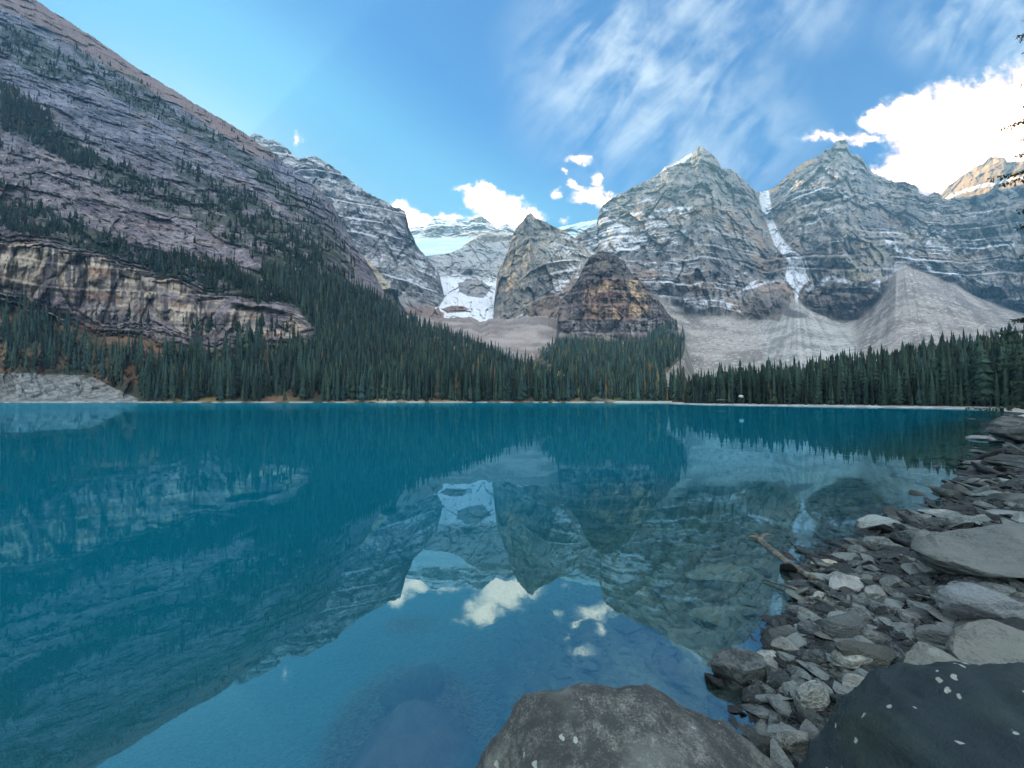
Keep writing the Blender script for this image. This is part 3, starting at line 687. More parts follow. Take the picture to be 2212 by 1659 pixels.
def colour9(P, N, PX, PY):
    x, y, z = P[..., 0], P[..., 1], P[..., 2]
    wob = 8*fbm(PX*0.03, PY*0.04, 0*PX, 4, 141)
    c = rockcol(P, (0.095, 0.08, 0.085), (0.25, 0.20, 0.17), 800, 0.02, 14, S=1000.0)
    face = inpoly(PX+wob, PY+wob, [(1255,618),(1300,600),(1380,606),(1398,640),(1405,675),(1360,690),(1300,690),(1262,690)])
    org = lerp(C(.24,.15,.11), C(.60,.42,.25), sstep(fbm(x*.03, y*.02, z*.025, 4, 142)+.35*sstep(PX, 1330, 1385), -.2, .55)[..., None])
    c = over(c, org, face*.85)
    xa = x/y*1050; stn = vnoise(xa*.12, 0*y, z*.012, 143)+.6*vnoise(xa*.3, 0*y, z*.03, 144)
    c = over(c, C(.07,.06,.075), sstep(stn, .12, .6)*.65)
    lowb = sstep(PY+wob*.3, 690, 694)
    c = over(c, lerp(C(.17,.15,.15), C(.33,.30,.28), sstep(stn, -.5, .5)[..., None]), lowb*.8)
    tf = inpoly(PX+wob*1.5, PY+wob, [(1262,575),(1290,546),(1340,560),(1395,618),(1455,690),(1430,672),(1370,622),(1310,590)])
    c = over(c, C(.09,.085,.05), tf*.5*sstep(vnoise(x*.08, y*.08, z*.08, 145), -.4, .2))
    # wooded mound below
    g1 = sstep(PY+wob, 722, 738)
    gcol = lerp(C(.05,.06,.035), C(.15,.12,.075), sstep(vnoise(x*.03, y*.03, 0*z, 146), -.2, .7)[..., None])
    c = over(c, gcol, g1)
    av = inpoly(PX+wob*.8, PY+wob*.4, [(1120,775),(1170,790),(1215,812),(1260,835),(1330,850),(1440,858),(1440,867),(1200,868),(1215,850),(1190,820),(1150,795)])
    c = over(c, lerp(C(.065,.095,.045), C(.13,.15,.07), sstep(vnoise(x*.05, y*.05, 0*z, 147), -.5, .5)[..., None]), av)
    c = over(c, C(.26,.21,.07), inpoly(PX+wob*.4, PY+wob*.3, [(1185,798),(1215,800),(1232,812),(1215,815),(1190,808)])*.8)
    ee = inpoly(PX+wob*.6, PY+wob*.4, [(1484,742),(1472,772),(1446,796),(1425,826),(1440,846),(1505,856),(1510,735)])
    c = over(c, lerp(C(.15,.135,.115), C(.30,.275,.245), sstep(fbm(x*.06, y*.06, 0*z, 3, 148), -.4, .4)[..., None]), ee)
    for ln in ([(1290,725),(1330,735),(1365,755)], [(1405,790),(1440,810),(1462,822)]):
        c = over(c, C(.32,.28,.23), (1-sstep(dline(PX+wob*.6, PY+wob*.2, ln), 3, 6))*.8)
    c = over(c, C(.55,.52,.46), sstep(PY, 865.8, 866.8)*(PX < 1452))
    return c
layer('rock_butte', px9, [base9, lo9, mid9, ridge9], [14, 70, 170], relief9, colour9, M_near,
      'round brown rock butte with orange cliffs above the wooded end of the lake', jit=1.5, seed=31, wet=True, cat='butte')

# ======== 8: reddish moraine between slope and butte
px10 = np.arange(830, 1330, 1.6)
rid10 = [(830,668,1380),(860,676,1370),(937,686,1350),(978,687,1350),(1015,685,1340),(1030,692,1335),(1037,697,1330),(1050,693,1300),(1059,689,1290),(1104,689,1290),(1148,684,1290),(1185,684,1290),(1206,690,1290),(1250,720,1280),(1330,740,1270)]
bas10 = [(830,720,1050),(1000,760,950),(1100,800,850),(1180,830,800),(1330,868,760)]
def colour10(P, N, PX, PY):
    x, y, z = P[..., 0], P[..., 1], P[..., 2]
    c = lerp(C(.22,.185,.165), C(.40,.345,.31), sstep(fbm(x*.02, y*.02, z*.02, 5, 151)+.4*vnoise(x*.01+y*.03, y*.004, 0*z, 152), -.5, .5)[..., None])
    c = over(c, C(.40,.36,.33), sstep(fbm(x*.12, y*.12, 0*z, 3, 153), .3, .5)*.7)
    ft = sstep(PY-(PX-1000)*.22, 735, 760)
    c = over(c, C(.07,.08,.05), ft*.6*sstep(fbm(x*.03, y*.03, 0*z, 3, 154), -.1, .3))
    return c
layer('moraine', px10, [bas10, rid10], [110], lambda P, PX, PY: 30*fbm(P[..., 0]*.008, P[..., 1]*.008, 0*PX, 4, 155)+4*fbm(P[..., 0]*.06, P[..., 1]*.06, 0*PX, 3, 156), colour10, M_near,
      'hummocky reddish brown moraine heap below the snow basin', jit=1.2, seed=35, cat='moraine')


# ------------------------------------------------------------------ near shore, beach, forest floor: one height function
def flat(px, py):
    a, b = ab(px, py); return (float(a*CAM_H/-b), float(CAM_H/-b))
SHORE = [(-60,-8),(-10,-3.5),(-2.5,-1.2),(.6,.6),(1.25,1.5)]+[flat(*q) for q in ((1592,1530),(1580,1470),(1640,1420),(1689,1354),(1721,1322),(1758,1272),(1792,1219),(1828,1180),(1885,1162),(1966,1126),(2062,1091),(2069,1048),
   (2112,1027),(2083,1002),(2154,960),(2186,928),(2200,906),(2216,893),(2150,884.5),(2000,881.5),(1900,880),(1700,877),(1560,875),(1500,874),(1450,872.5))]+[(95,225),(120,300),(240,400),(420,640),(900,700)]
def sdist(x, y):
    best = np.full(x.shape, 1e18); sg = np.ones(x.shape)
    for (x0, y0), (x1, y1) in zip(SHORE[:-1], SHORE[1:]):
        dx, dy = x1-x0, y1-y0
        t = np.clip(((x-x0)*dx+(y-y0)*dy)/(dx*dx+dy*dy), 0, 1)
        ex, ey = x-x0-t*dx, y-y0-t*dy; d2 = ex*ex+ey*ey
        cr = dy*(x-x0)-dx*(y-y0)          # >0 on the land side
        m = d2 < best*0.999999
        best = np.where(m, d2, best); sg = np.where(m, np.where(cr > 0, 1.0, -1.0), sg)
    return np.sqrt(best)*sg
def zg(x, y, fine=True):
    x = np.asarray(x, float); y = np.asarray(y, float)
    d = sdist(x, y)
    r = np.hypot(x, y)
    wob = fbm(x*1.1, y*1.1, 0*x, 3, 301)*np.minimum(0.28, 0.05*r)+fbm(x*.12, y*.12, 0*x, 3, 302)*np.minimum(1.6, 0.03*r)
    d = d+wob
    dl = np.maximum(d, 0); dw = np.maximum(-d, 0)
    z = 0.16*(1-np.exp(-dl/0.9))+0.045*np.minimum(dl, 12)+0.16*np.maximum(dl-13, 0)*(1-np.exp(-np.maximum(dl-13, 0)/30))
    z = np.where(d < 0, -(0.30*dw/(1+0.02*dw)), z)
    z = z+0.03*fbm(x*1.7, y*1.7, 0*x, 3, 303)*np.minimum(1, .3+np.abs(d))
    if fine: z = z+0.012*fbm(x*9, y*9, 0*x, 3, 304)
    z = z+1.5*vnoise(x*.03, y*.03, 0*x, 305)*sstep(dl, 20, 60)
    return z
def ground_at(px, py, z0=0.05):
    a, b = ab(px, py); a = float(a); b = float(b)
    Y = (CAM_H-z0)/max(-b, 1e-4)
    for _ in range(12):
        z = float(zg(np.array([a*Y]), np.array([Y]), False)[0])
        Yn = (CAM_H-z)/max(-b, 1e-4); Y = 0.5*Y+0.5*Yn
    return a*Y, Y, z

ang = np.concatenate([np.radians(np.arange(-180, -50, 2.0)), np.radians(np.arange(-50, -8, 0.8)), np.radians(np.arange(-8, 75, 0.13)), np.radians(np.arange(75, 180.1, 2.0))])
rad = np.concatenate([np.linspace(0.02, 0.6, 14), 0.62*1.0115**np.arange(0, 620)])
AA, RR = np.meshgrid(ang, rad)
gx, gy = RR*np.sin(AA), RR*np.cos(AA); gz = zg(gx, gy)
gd = sdist(gx, gy)
n1 = fbm(gx*.6, gy*.6, 0*gx, 4, 310); n3 = fbm(gx*.04, gy*.04, 0*gx, 4, 311)
gc = lerp(C(.035,.037,.038), C(.10,.10,.095), sstep(n1, -.4, .5)[..., None])
far = sstep(RR, 25, 60)
gc = over(gc, lerp(C(.26,.25,.235), C(.46,.44,.41), sstep(fbm(gx*.5, gy*.5, 0*gx, 3, 312), -.4, .4)[..., None]), far*sstep(gd, -3, 0))
gc = over(gc, lerp(C(.035,.04,.025), C(.10,.085,.045), sstep(n3, -.3, .5)[..., None]), far*sstep(gd+3*n3, 9, 14))
gc = over(gc, C(.34,.26,.07), far*np.exp(-((gd-8.5)/2.5)**2)*sstep(vnoise(gx*.06, gy*.06, 0*gx, 313), .0, .4)*sstep(gy, 180, 260)*.8)
gc = over(gc, C(.15,.14,.095), sstep(-gz, 0.0, 0.3)*.85*(1-far))
V = np.stack([gx, gy, gz], -1)
def near_mat():
    m, t = mat('gravel_ground')
    c = t.n('ShaderNodeVertexColor', layer_name='col').outputs[0]
    co = t.n('ShaderNodeNewGeometry').outputs['Position']
    v = t.n('ShaderNodeTexVoronoi', {'Vector': t.vm('MULTIPLY', co, (1.0, 1.6, 1.0)), 'Scale': 34.0})
    nz = t.noise(co, 60.0, 5, 0.6)
    f = t.m('ADD', 0.55, t.m('MULTIPLY', t.n('ShaderNodeSeparateColor', {0: v.outputs['Color']}).outputs[0], 0.9))
    c2 = t.mix(1.0, c, t.n('ShaderNodeCombineXYZ', {0: f, 1: f, 2: f}).outputs[0], 'MULTIPLY')
    h = t.m('ADD', t.m('MULTIPLY', v.outputs['Distance'], -1.0), t.m('MULTIPLY', nz, 0.4))
    b = t.n('ShaderNodeBump', {'Height': h, 'Strength': 0.8, 'Distance': 0.03})
    p = t.n('ShaderNodeBsdfPrincipled', {'Base Color': c2, 'Roughness': 0.8, 'Normal': b.outputs[0], 'Specular IOR Level': 0.3})
    t.set(t.n('ShaderNodeOutputMaterial').inputs[0], p.outputs[0])
    return m
o = mesh_np('shore', V.reshape(-1, 3), gridF(*gx.shape), near_mat(), gc.reshape(-1, 3), smooth=True)
tag(o, 'dark gravel shore sloping into the lake and rising to the forest floor', kind='structure')

# ------------------------------------------------------------------ water
wang = np.radians(np.arange(-180, 180.1, 0.45)); wrad = np.concatenate([np.linspace(0.02, 0.8, 16), 0.82*1.018**np.arange(0, 425)])
AA, RR = np.meshgrid(wang, wrad)
wx, wy = RR*np.sin(AA), RR*np.cos(AA)
dep = np.clip(-zg(wx, wy, False), 0, 12)
wd_ = np.stack([dep, RR/100.0, sstep(-sdist(wx, wy), 0, 60)], -1)
def water_mat():
    m, t = mat('lake_water')
    c = t.n('ShaderNodeVertexColor', layer_name='depth').outputs[0]
    sp = t.n('ShaderNodeSeparateColor', {0: c})
    depth = sp.outputs[0]; dist = sp.outputs[1]; openw = sp.outputs[2]
    co = t.n('ShaderNodeNewGeometry').outputs['Position']
    xyz = t.n('ShaderNodeSeparateXYZ', {0: co})
    opac = t.m('SUBTRACT', 1.0, t.m('POWER', 2.718, t.m('MULTIPLY', depth, -.80)))
    # milky glacial water: rock flour scatters light back
    cl = t.noise(co, 0.02, 3, 0.5)
    body = t.mix(t.m('MULTIPLY', cl, 0.5), (0.0, 0.102, 0.155, 1), (0.0, 0.146, 0.205, 1))
    shallow = t.mix(t.sm(depth, 0.1, 1.6), (0.03, 0.085, 0.07, 1), body)
    dif = t.n('ShaderNodeBsdfDiffuse', {'Color': shallow})
    tr = t.n('ShaderNodeBsdfTransparent', {'Color': t.mix(t.sm(depth, 0.0, 1.2), (0.86, 0.95, 0.92, 1), (0.42, 0.82, 0.76, 1))})
    bodys = t.n('ShaderNodeMixShader', {0: opac, 1: tr.outputs[0], 2: dif.outputs[0]})
    rip = t.n('ShaderNodeMapping', {0: co}); rip.inputs['Scale'].default_value = (1.0, 0.75, 1.0); rip.inputs['Rotation'].default_value = (0, 0, R(20))
    r1 = t.noise(rip.outputs[0], 2.2, 3, 0.5, dist=0.4)
    r2 = t.noise(rip.outputs[0], 0.22, 3, 0.5)
    r3 = t.noise(rip.outputs[0], 9.0, 2, 0.5)
    calm = t.sm(t.noise(co, 0.35, 2, 0.5), 0.35, 0.7, 0.25, 1.0)
    # wind reaches the open water near the far shore
    band = t.m('MULTIPLY', t.sm(dist, 0.7, 1.4), t.sm(xyz.outputs[0], 70.0, 10.0))
    amp = t.m('ADD', t.m('MULTIPLY', calm, 1.0), t.m('MULTIPLY', band, 9.0))
    h = t.m('ADD', t.m('MULTIPLY', r1, 0.0012), t.m('ADD', t.m('MULTIPLY', r2, 0.004), t.m('MULTIPLY', r3, 0.00008)))
    h = t.m('MULTIPLY', h, amp)
    b = t.n('ShaderNodeBump', {'Height': h, 'Strength': 1.0, 'Distance': 1.0})
    gl = t.n('ShaderNodeBsdfGlossy', {'Color': (0.38, 0.78, 1.0, 1), 'Roughness': 0.0, 'Normal': b.outputs[0]})
    fr = t.n('ShaderNodeFresnel', {'IOR': 1.33, 'Normal': b.outputs[0]})
    fac = t.m('ADD', 0.165, t.m('MULTIPLY', t.m('POWER', fr.outputs[0], 0.8), 0.56), clamp=True)
    fac = t.m('MULTIPLY', fac, t.m('SUBTRACT', 1.0, t.m('MULTIPLY', band, 0.35)))
    mx = t.n('ShaderNodeMixShader', {0: fac, 1: bodys.outputs[0], 2: gl.outputs[0]})
    t.set(t.n('ShaderNodeOutputMaterial').inputs[0], mx.outputs[0])
    return m
o = mesh_np('lake', np.stack([wx, wy, 0*wx], -1).reshape(-1, 3), gridF(*wx.shape), water_mat(), wd_.reshape(-1, 3), smooth=True, attr='depth')
tag(o, 'calm turquoise lake mirroring the mountains', kind='structure')
print('ground', time.time()-T0)

# ------------------------------------------------------------------ trees
def tree_mat(name, c0, c1):
    m, t = mat(name)
    c = t.n('ShaderNodeVertexColor', layer_name='col').outputs[0]
    co = t.n('ShaderNodeNewGeometry').outputs['Position']
    inf = t.n('ShaderNodeObjectInfo').outputs['Random']
    nz = t.noise(co, 1.3, 3, 0.6)
    f = t.m('ADD', t.m('MULTIPLY', nz, 1.1), t.m('ADD', 0.25, t.m('MULTIPLY', inf, 1.0)))
    c2 = t.mix(1.0, c, t.n('ShaderNodeCombineXYZ', {0: f, 1: f, 2: f}).outputs[0], 'MULTIPLY')
    p = t.n('ShaderNodeBsdfPrincipled', {'Base Color': c2, 'Roughness': 0.85, 'Specular IOR Level': 0.15})
    t.set(t.n('ShaderNodeOutputMaterial').inputs[0], p.outputs[0])
    return m
M_leaf = tree_mat('needles', None, None)
def bark_mat(name, ca, cb, s=12.0):
    m, t = mat(name)
    co = t.n('ShaderNodeTexCoord').outputs['Object']
    nz = t.noise(t.vm('MULTIPLY', co, (1, 1, 0.2)), s, 6, 0.65)
    b = t.n('ShaderNodeBump', {'Height': nz, 'Strength': 0.7, 'Distance': 0.05})
    p = t.n('ShaderNodeBsdfPrincipled', {'Base Color': t.mix(t.sm(nz, .35, .65), ca, cb), 'Roughness': 0.9, 'Normal': b.outputs[0]})
    t.set(t.n('ShaderNodeOutputMaterial').inputs[0], p.outputs[0])
    return m
M_bark = bark_mat('bark', (.05, .04, .035, 1), (.14, .115, .10, 1))

def crown(seed, tiers, nb, rmax=0.125, base=0.10, seg=1):
    """unit-height conifer crown of drooping boughs; returns V, F(tri)"""
    r = np.random.default_rng(seed); V = []; F = []
    lean = r.uniform(0.8, 1.2)
    for i in range(tiers):
        t = (i+r.uniform(0, .6))/tiers
        z = base+(1-base)*t**0.92
        rr = rmax*(1-t)**0.80*lean*r.uniform(0.75, 1.2)+0.006
        if t < 0.12: rr *= 0.55+t*3.5
        n = max(4, int(nb*(0.6+0.4*(1-t)))); ph = r.uniform(0, 6.28)
        for k in range(n):
            if r.random() < 0.08: continue
            a = ph+k*6.283/n+r.uniform(-.25, .25); L = rr*r.uniform(0.6, 1.25)
            w = min(0.9*L, 6.283*rr/n*1.15)*r.uniform(.7, 1.2)
            dr = L*r.uniform(0.25, 0.75); up = 0.9/tiers
            ca, sa = math.cos(a), math.sin(a)
            b = len(V)
            V += [(0, 0, z+up*1.3), (ca*L*.55-sa*w*.5, sa*L*.55+ca*w*.5, z-dr*.35), (ca*L, sa*L, z-dr), (ca*L*.55+sa*w*.5, sa*L*.55-ca*w*.5, z-dr*.45), (ca*L*.3, sa*L*.3, z-up*1.4)]
            F += [(b, b+1, b+2), (b, b+2, b+3), (b+4, b+2, b+1), (b+4, b+3, b+2)]
    b = len(V); V += [(0, 0, 1.02), (.006, 0, .93), (-.003, .005, .93), (-.003, -.005, .93)]
    F += [(b, b+1, b+2), (b, b+2, b+3), (b, b+3, b+1)]
    return np.array(V, float), np.array(F, int)
def trunk(h0=0.0, h1=0.97, r0=0.011, n=6):
    V = []; F = []
    for i, t in enumerate((0, .25, .6, 1.0)):
        for k in range(n): V.append((r0*(1-t*.93)*math.cos(k*6.283/n), r0*(1-t*.93)*math.sin(k*6.283/n), h0+(h1-h0)*t))
    for i in range(3):
        for k in range(n):
            a = i*n+k; b = i*n+(k+1) % n; F += [(a, b, b+n), (a, b+n, a+n)]
    return np.array(V, float), np.array(F, int)

TREES = []       # (x, y, z, h, colour, site, score)
def treecol(r, site):
    v = r.uniform(0.4, 1.5)
    c = np.array([.034, .056, .040])*v if r.random() < 0.6 else np.array([.024, .050, .046])*v
    if site == 'mound' and r.random() < 0.03: c = np.array([.17, .12, .035])*r.uniform(.5, 1)
    elif r.random() < 0.035: c = np.array([.10, .085, .05])*v
    return c
def scatter(lay, poly, n, hlo, hhi, site, noise=0.0, seed=0):
    r = np.random.default_rng(seed+900)
    xs = [p[0] for p in poly]; ys = [p[1] for p in poly]
    X = r.uniform(min(xs), max(xs), n*4); Y = r.uniform(min(ys), max(ys), n*4)
    k = inpoly(X+r.normal(0, 4, X.size), Y+r.normal(0, 2.5, X.size), poly)
    if noise: k &= fbm(X*.035, Y*.06, 0*X, 3, seed+33) > r.normal(.85-noise, .16, X.size)
    X, Y = X[k][:n], Y[k][:n]
    for x, y in zip(X, Y):
        p = sample(lay, x, y)
        if p is None or p[2] < 0.8: continue
        h = r.uniform(hlo, hhi)*r.choice([1.12, 1, .85, .65, .45, 1.28])
        TREES.append((p[0], p[1], p[2]-0.3, h, treecol(r, site), site, h/p[1]))
G = GREEN1
scatter('mountain_slope', [(-300,20)]+G[0][1:], 520, 7, 12, 'slope', .85, 1)
scatter('mountain_slope', G[1], 2300, 6, 12, 'slope', .95, 2)
scatter('mountain_slope', G[2], 800, 8, 13, 'slope', 1.0, 3)
scatter('mountain_slope', G[3], 1100, 7, 12, 'slope', .80, 4)
scatter('mountain_slope', G[4], 1500, 8, 14, 'slope', .95, 5)
scatter('mountain_slope', G[5], 600, 6, 11, 'slope', .95, 6)
scatter('mountain_slope', G[6], 600, 7, 13, 'slope', 1.0, 7)
scatter('mountain_slope', [(-100,100),(600,300),(800,640),(600,640),(300,560),(0,500)], 420, 5, 10, 'slope', .75, 8)
scatter('mountain_slope', [(560,590),(640,600),(740,620),(830,650),(880,690),(1000,735),(1120,785),(1240,846),(1280,868),(700,868),(660,800),(690,720),(650,670),(600,640)], 6800, 12, 20, 'left shore', 1.35, 9)
scatter('mountain_slope', [(300,868),(320,790),(360,790),(400,760),(450,790),(520,745),(600,752),(700,760),(760,868)], 900, 13, 22, 'left shore', 1.05, 10)
scatter('mountain_slope', [(0,700),(60,700),(130,735),(230,750),(300,770),(320,830),(250,838),(200,812),(120,804),(0,804)], 300, 10, 17, 'left shore', 1.0, 11)
scatter('mountain_slope', [(0,662),(60,660),(110,700),(180,720),(0,760)], 90, 10, 16, 'left shore', 1.1, 12)
scatter('mountain_slope', [(0,640),(250,690),(640,690),(640,745),(220,700),(0,665)], 130, 8, 14, 'slope', .9, 13)
scatter('mountain_slope', [(540,300),(556,306),(660,395),(735,480),(812,610),(790,600),(700,470),(600,370)], 380, 6, 10, 'slope', 1.0, 14)
scatter('mountain_slope', [(425,228),(475,258),(548,308),(540,318),(440,250)], 60, 5, 8, 'slope', 1.3, 15)
scatter('rock_butte', [(1150,765),(1180,745),(1205,735),(1270,742),(1330,750),(1385,742),(1400,728),(1440,700),(1455,690),(1478,728),(1474,766),(1440,796),(1418,826),(1432,846),(1480,852),(1480,869),(1300,860),(1240,825),(1200,795)], 4200, 11, 19, 'mound', 1.25, 21)
scatter('rock_butte', [(1290,547),(1360,580),(1430,655),(1455,690),(1420,665),(1350,590),(1290,560)], 120, 6, 10, 'mound', .9, 22)
scatter('rock_butte', [(1190,820),(1330,850),(1450,858),(1450,866),(1220,866)], 260, 4, 8, 'mound', .95, 23)
scatter('moraine', [(1080,770),(1150,760),(1200,770),(1220,800),(1180,830),(1100,800)], 120, 12, 18, 'mound', 1.0, 24)
scatter('mountain_range', [(2090,612),(2150,635),(2230,650),(2230,680),(2140,655)], 60, 9, 14, 'slope', 1.0, 25)
# forest floor on the right: by ground position
r = np.random.default_rng(55)
cand = []
SH = [p for p in SHORE if 40 < p[1] < 310 and p[0] < 300]
for (x0, y0), (x1, y1) in zip(SH[:-1], SH[1:]):
    L = math.hypot(x1-x0, y1-y0); nn = int(L*3.0)
    for _ in range(nn):
        t = r.uniform(); d = 6+r.exponential(10)
        nx, ny = (y1-y0)/L, -(x1-x0)/L
        cand.append((x0+(x1-x0)*t+nx*d, y0+(y1-y0)*t+ny*d, d))
for _ in range(14000):
    px = r.uniform(1430, 2330); Y = 50*math.exp(r.uniform(0, 2.3)); a, _b = ab(px, 860)
    cand.append((float(a)*Y, Y, -1))
cx = np.array([c[0] for c in cand]); cyy = np.array([c[1] for c in cand])
cd = sdist(cx, cyy); cz = zg(cx, cyy, False); seen = set(); nfor = 0
for i in range(len(cand)):
    if cd[i] < 6 or (cyy[i] > 480) or cyy[i] < 45: continue
    if cx[i]/cyy[i] > 1.52: continue
    s_ = 1.3 if cd[i] < 30 else 2.4+cyy[i]*.003
    key = (int(cx[i]/s_), int(cyy[i]/s_), s_ == 1.3)
    if key in seen: continue
    seen.add(key)
    h = r.uniform(8.5, 14)*r.choice([1, 1, 1.15, .8, .6, .45, 1.3])
    if cd[i] < 8.5: h *= r.uniform(.45, 1)
    TREES.append((cx[i], cyy[i], cz[i]-.2, h, treecol(r, 'right'), 'right', h/cyy[i]*(1.0 if cd[i] < 20 else .45 if cd[i] < 60 else .25)))
    nfor += 1
print('trees', len(TREES), nfor)

def vis(t):
    px, py = rowpix(np.array([[t[0], t[1], t[2]+t[3]*.5]]))
    return -20 < px[0] < 2232
order = sorted(range(len(TREES)), key=lambda i: -(TREES[i][6] if vis(TREES[i]) and TREES[i][5] != 'slope' else 0))
IND = set(order[:298])
# individuals
varD = []
for s_ in range(5):
    V, F = crown(700+s_, 26, 12, 0.118+0.012*s_, 0.05+.02*s_)
    shade_ = np.ones((len(V), 3))*np.array([.032, .060, .046])*np.random.default_rng(s_).uniform(.7, 1.3, (len(V), 1))
    varD.append(mesh_np('crown', V, F, M_leaf, shade_, link=False))
TV, TF = trunk(); trunk_me = mesh_np('trunk', TV, TF, M_bark, link=False)
r = np.random.default_rng(77)
for i in order[:298]:
    x, y, z, h, c, site, sco = TREES[i]
    e = bpy.data.objects.new('spruce_tree', None); sc.collection.objects.link(e)
    e.location = (x, y, z); e.scale = (h*r.uniform(.6, 1.0),)*2+(h,); e.rotation_euler = (r.normal(0, .015), r.normal(0, .015), r.uniform(0, 6.28))
    px_ = CX+x/y*FPX
    if site == 'right':
        q = np.searchsorted([1560, 1690, 1800, 1890, 1960, 2060, 2150], px_)
        w = ['at the thin left tip of the right forest', 'behind the short drift log on the right beach', 'behind the flat drift log on the right beach', 'left of the white stone heap on the right beach',
             'right behind the white stone heap on the right beach', 'behind the tiny bright stone on the right beach', 'behind the angled log near the right end of the beach', 'at the far right end of the right forest'][q]
        tag(e, 'dark green spruce '+w, 'tree', 'spruces '+w)
    elif site == 'mound': tag(e, 'dark spruce in the wood below the round rock butte', 'tree', 'spruces below the butte')
    else:
        q = np.searchsorted([280, 450, 640, 800, 1000], px_)
        w = ['above the grey rubble fan at far left', 'on the shore under the left half of the tan cliff', 'on the shore under the right end of the tan cliff', 'on the shore right of the tan cliff', 'beside the pale bare bank on the left shore', 'on the left shore near the lake end'][q]
        tag(e, 'dark spruce '+w, 'tree', 'spruces '+w)
    for me, nm in ((varD[r.integers(5)], 'crown'), (trunk_me, 'trunk')):
        o = bpy.data.objects.new(nm, me); sc.collection.objects.link(o); o.parent = e
# the rest: one wood that reads as a mass
tm = [crown(800+s_, 9, 6, .135+.02*s_, .05) for s_ in range(4)]
def pack(idx, name, label):
    Vs, Fs, Cs = [], [], []; nb = 0
    r = np.random.default_rng(99)
    for i in idx:
        x, y, z, h, c, site, sco = TREES[i]
        V, F = tm[r.integers(4)]
        a = r.uniform(0, 6.28); ca, sa = math.cos(a), math.sin(a); w = h*(r.uniform(.9, 1.4) if site == 'slope' else r.uniform(.6, 1.05)); c = c*(.6 if site == 'slope' else 1)
        Vs.append(np.stack([(V[:, 0]*ca-V[:, 1]*sa)*w+x, (V[:, 0]*sa+V[:, 1]*ca)*w+y, V[:, 2]*h+z], -1)); Fs.append(F+nb); nb += len(V)
        Cs.append(np.broadcast_to(c, V.shape))
    o = mesh_np(name, np.concatenate(Vs), np.concatenate(Fs), M_leaf, np.concatenate(Cs))
    tag(o, label, 'forest', kind='stuff')
pack([i for i in range(len(TREES)) if i not in IND and TREES[i][5] == 'right'], 'conifer_forest', 'dense dark conifer forest behind the front trees on the right shore')
pack([i for i in range(len(TREES)) if i not in IND and TREES[i][5] == 'mound'], 'conifer_forest', 'conifer wood with a few golden trees covering the mound under the butte')
pack([i for i in range(len(TREES)) if i not in IND and TREES[i][5] in ('slope', 'left shore')], 'conifer_forest', 'conifer wood climbing in bands up the steep left mountainside')
print('treesdone', time.time()-T0)

# ------------------------------------------------------------------ air
hz = bpy.data.materials.new('air'); hz.use_nodes = True; t = NT(hz.node_tree)
pv = t.n('ShaderNodeVolumePrincipled', {'Color': (0.30, 0.68, 1.0, 1), 'Density': 0.00012, 'Anisotropy': 0.2})
t.set(t.n('ShaderNodeOutputMaterial').inputs[1], pv.outputs[0])
hx0, hx1, hy0, hy1, hz0, hz1 = -6000, 6000, -2500, 6500, -28, 1850
Vb = [(x, y, z) for z in (hz0, hz1) for y in (hy0, hy1) for x in (hx0, hx1)]
o = mesh_np('haze', np.array(Vb), np.array([(0,2,3,1),(4,5,7,6),(0,1,5,4),(1,3,7,5),(3,2,6,7),(2,0,4,6)]), hz)
tag(o, 'thin blue air haze filling the valley', 'haze', kind='stuff')

# ------------------------------------------------------------------ rocks
def ico(sub):
    bm = bmesh.new(); bmesh.ops.create_icosphere(bm, subdivisions=sub, radius=1.0)
    V = np.array([v.co[:] for v in bm.verts]); F = np.array([[v.index for v in f.verts] for f in bm.faces]); bm.free()
    return V, F
ICO = {k: ico(k) for k in (1, 2, 3, 4, 5, 6)}
def rock(seed, sub=3, cuts=9, flatz=0.45, rough=0.05, soft=0.25, depth=(0.45, 0.85)):
    """angular stone in a unit box: sphere cut by planes, flattened, roughened"""
    r = np.random.default_rng(seed); V, F = ICO[sub]; V = V.copy()
    for _ in range(cuts):
        n = r.normal(size=3); n[2] *= 1.3; n /= np.linalg.norm(n); d = r.uniform(*depth)
        h = V@n-d; m = h > 0
        V[m] -= np.outer(h[m]*(1-soft*0.3), n)
    V /= np.abs(V).max(0)
    if rough:
        nn = V/np.linalg.norm(V, axis=1, keepdims=True)
        q = fbm(V[:, 0]*1.6+seed, V[:, 1]*1.6, V[:, 2]*2.2, 5 if sub > 3 else 3, seed % 97, 0.55)
        lay = vnoise(V[:, 0]*.7, V[:, 1]*.7, V[:, 2]*7+seed, 5)
        V += nn*(rough*q+rough*0.5*lay)[:, None]
    V[:, 2] *= flatz
    return V, F
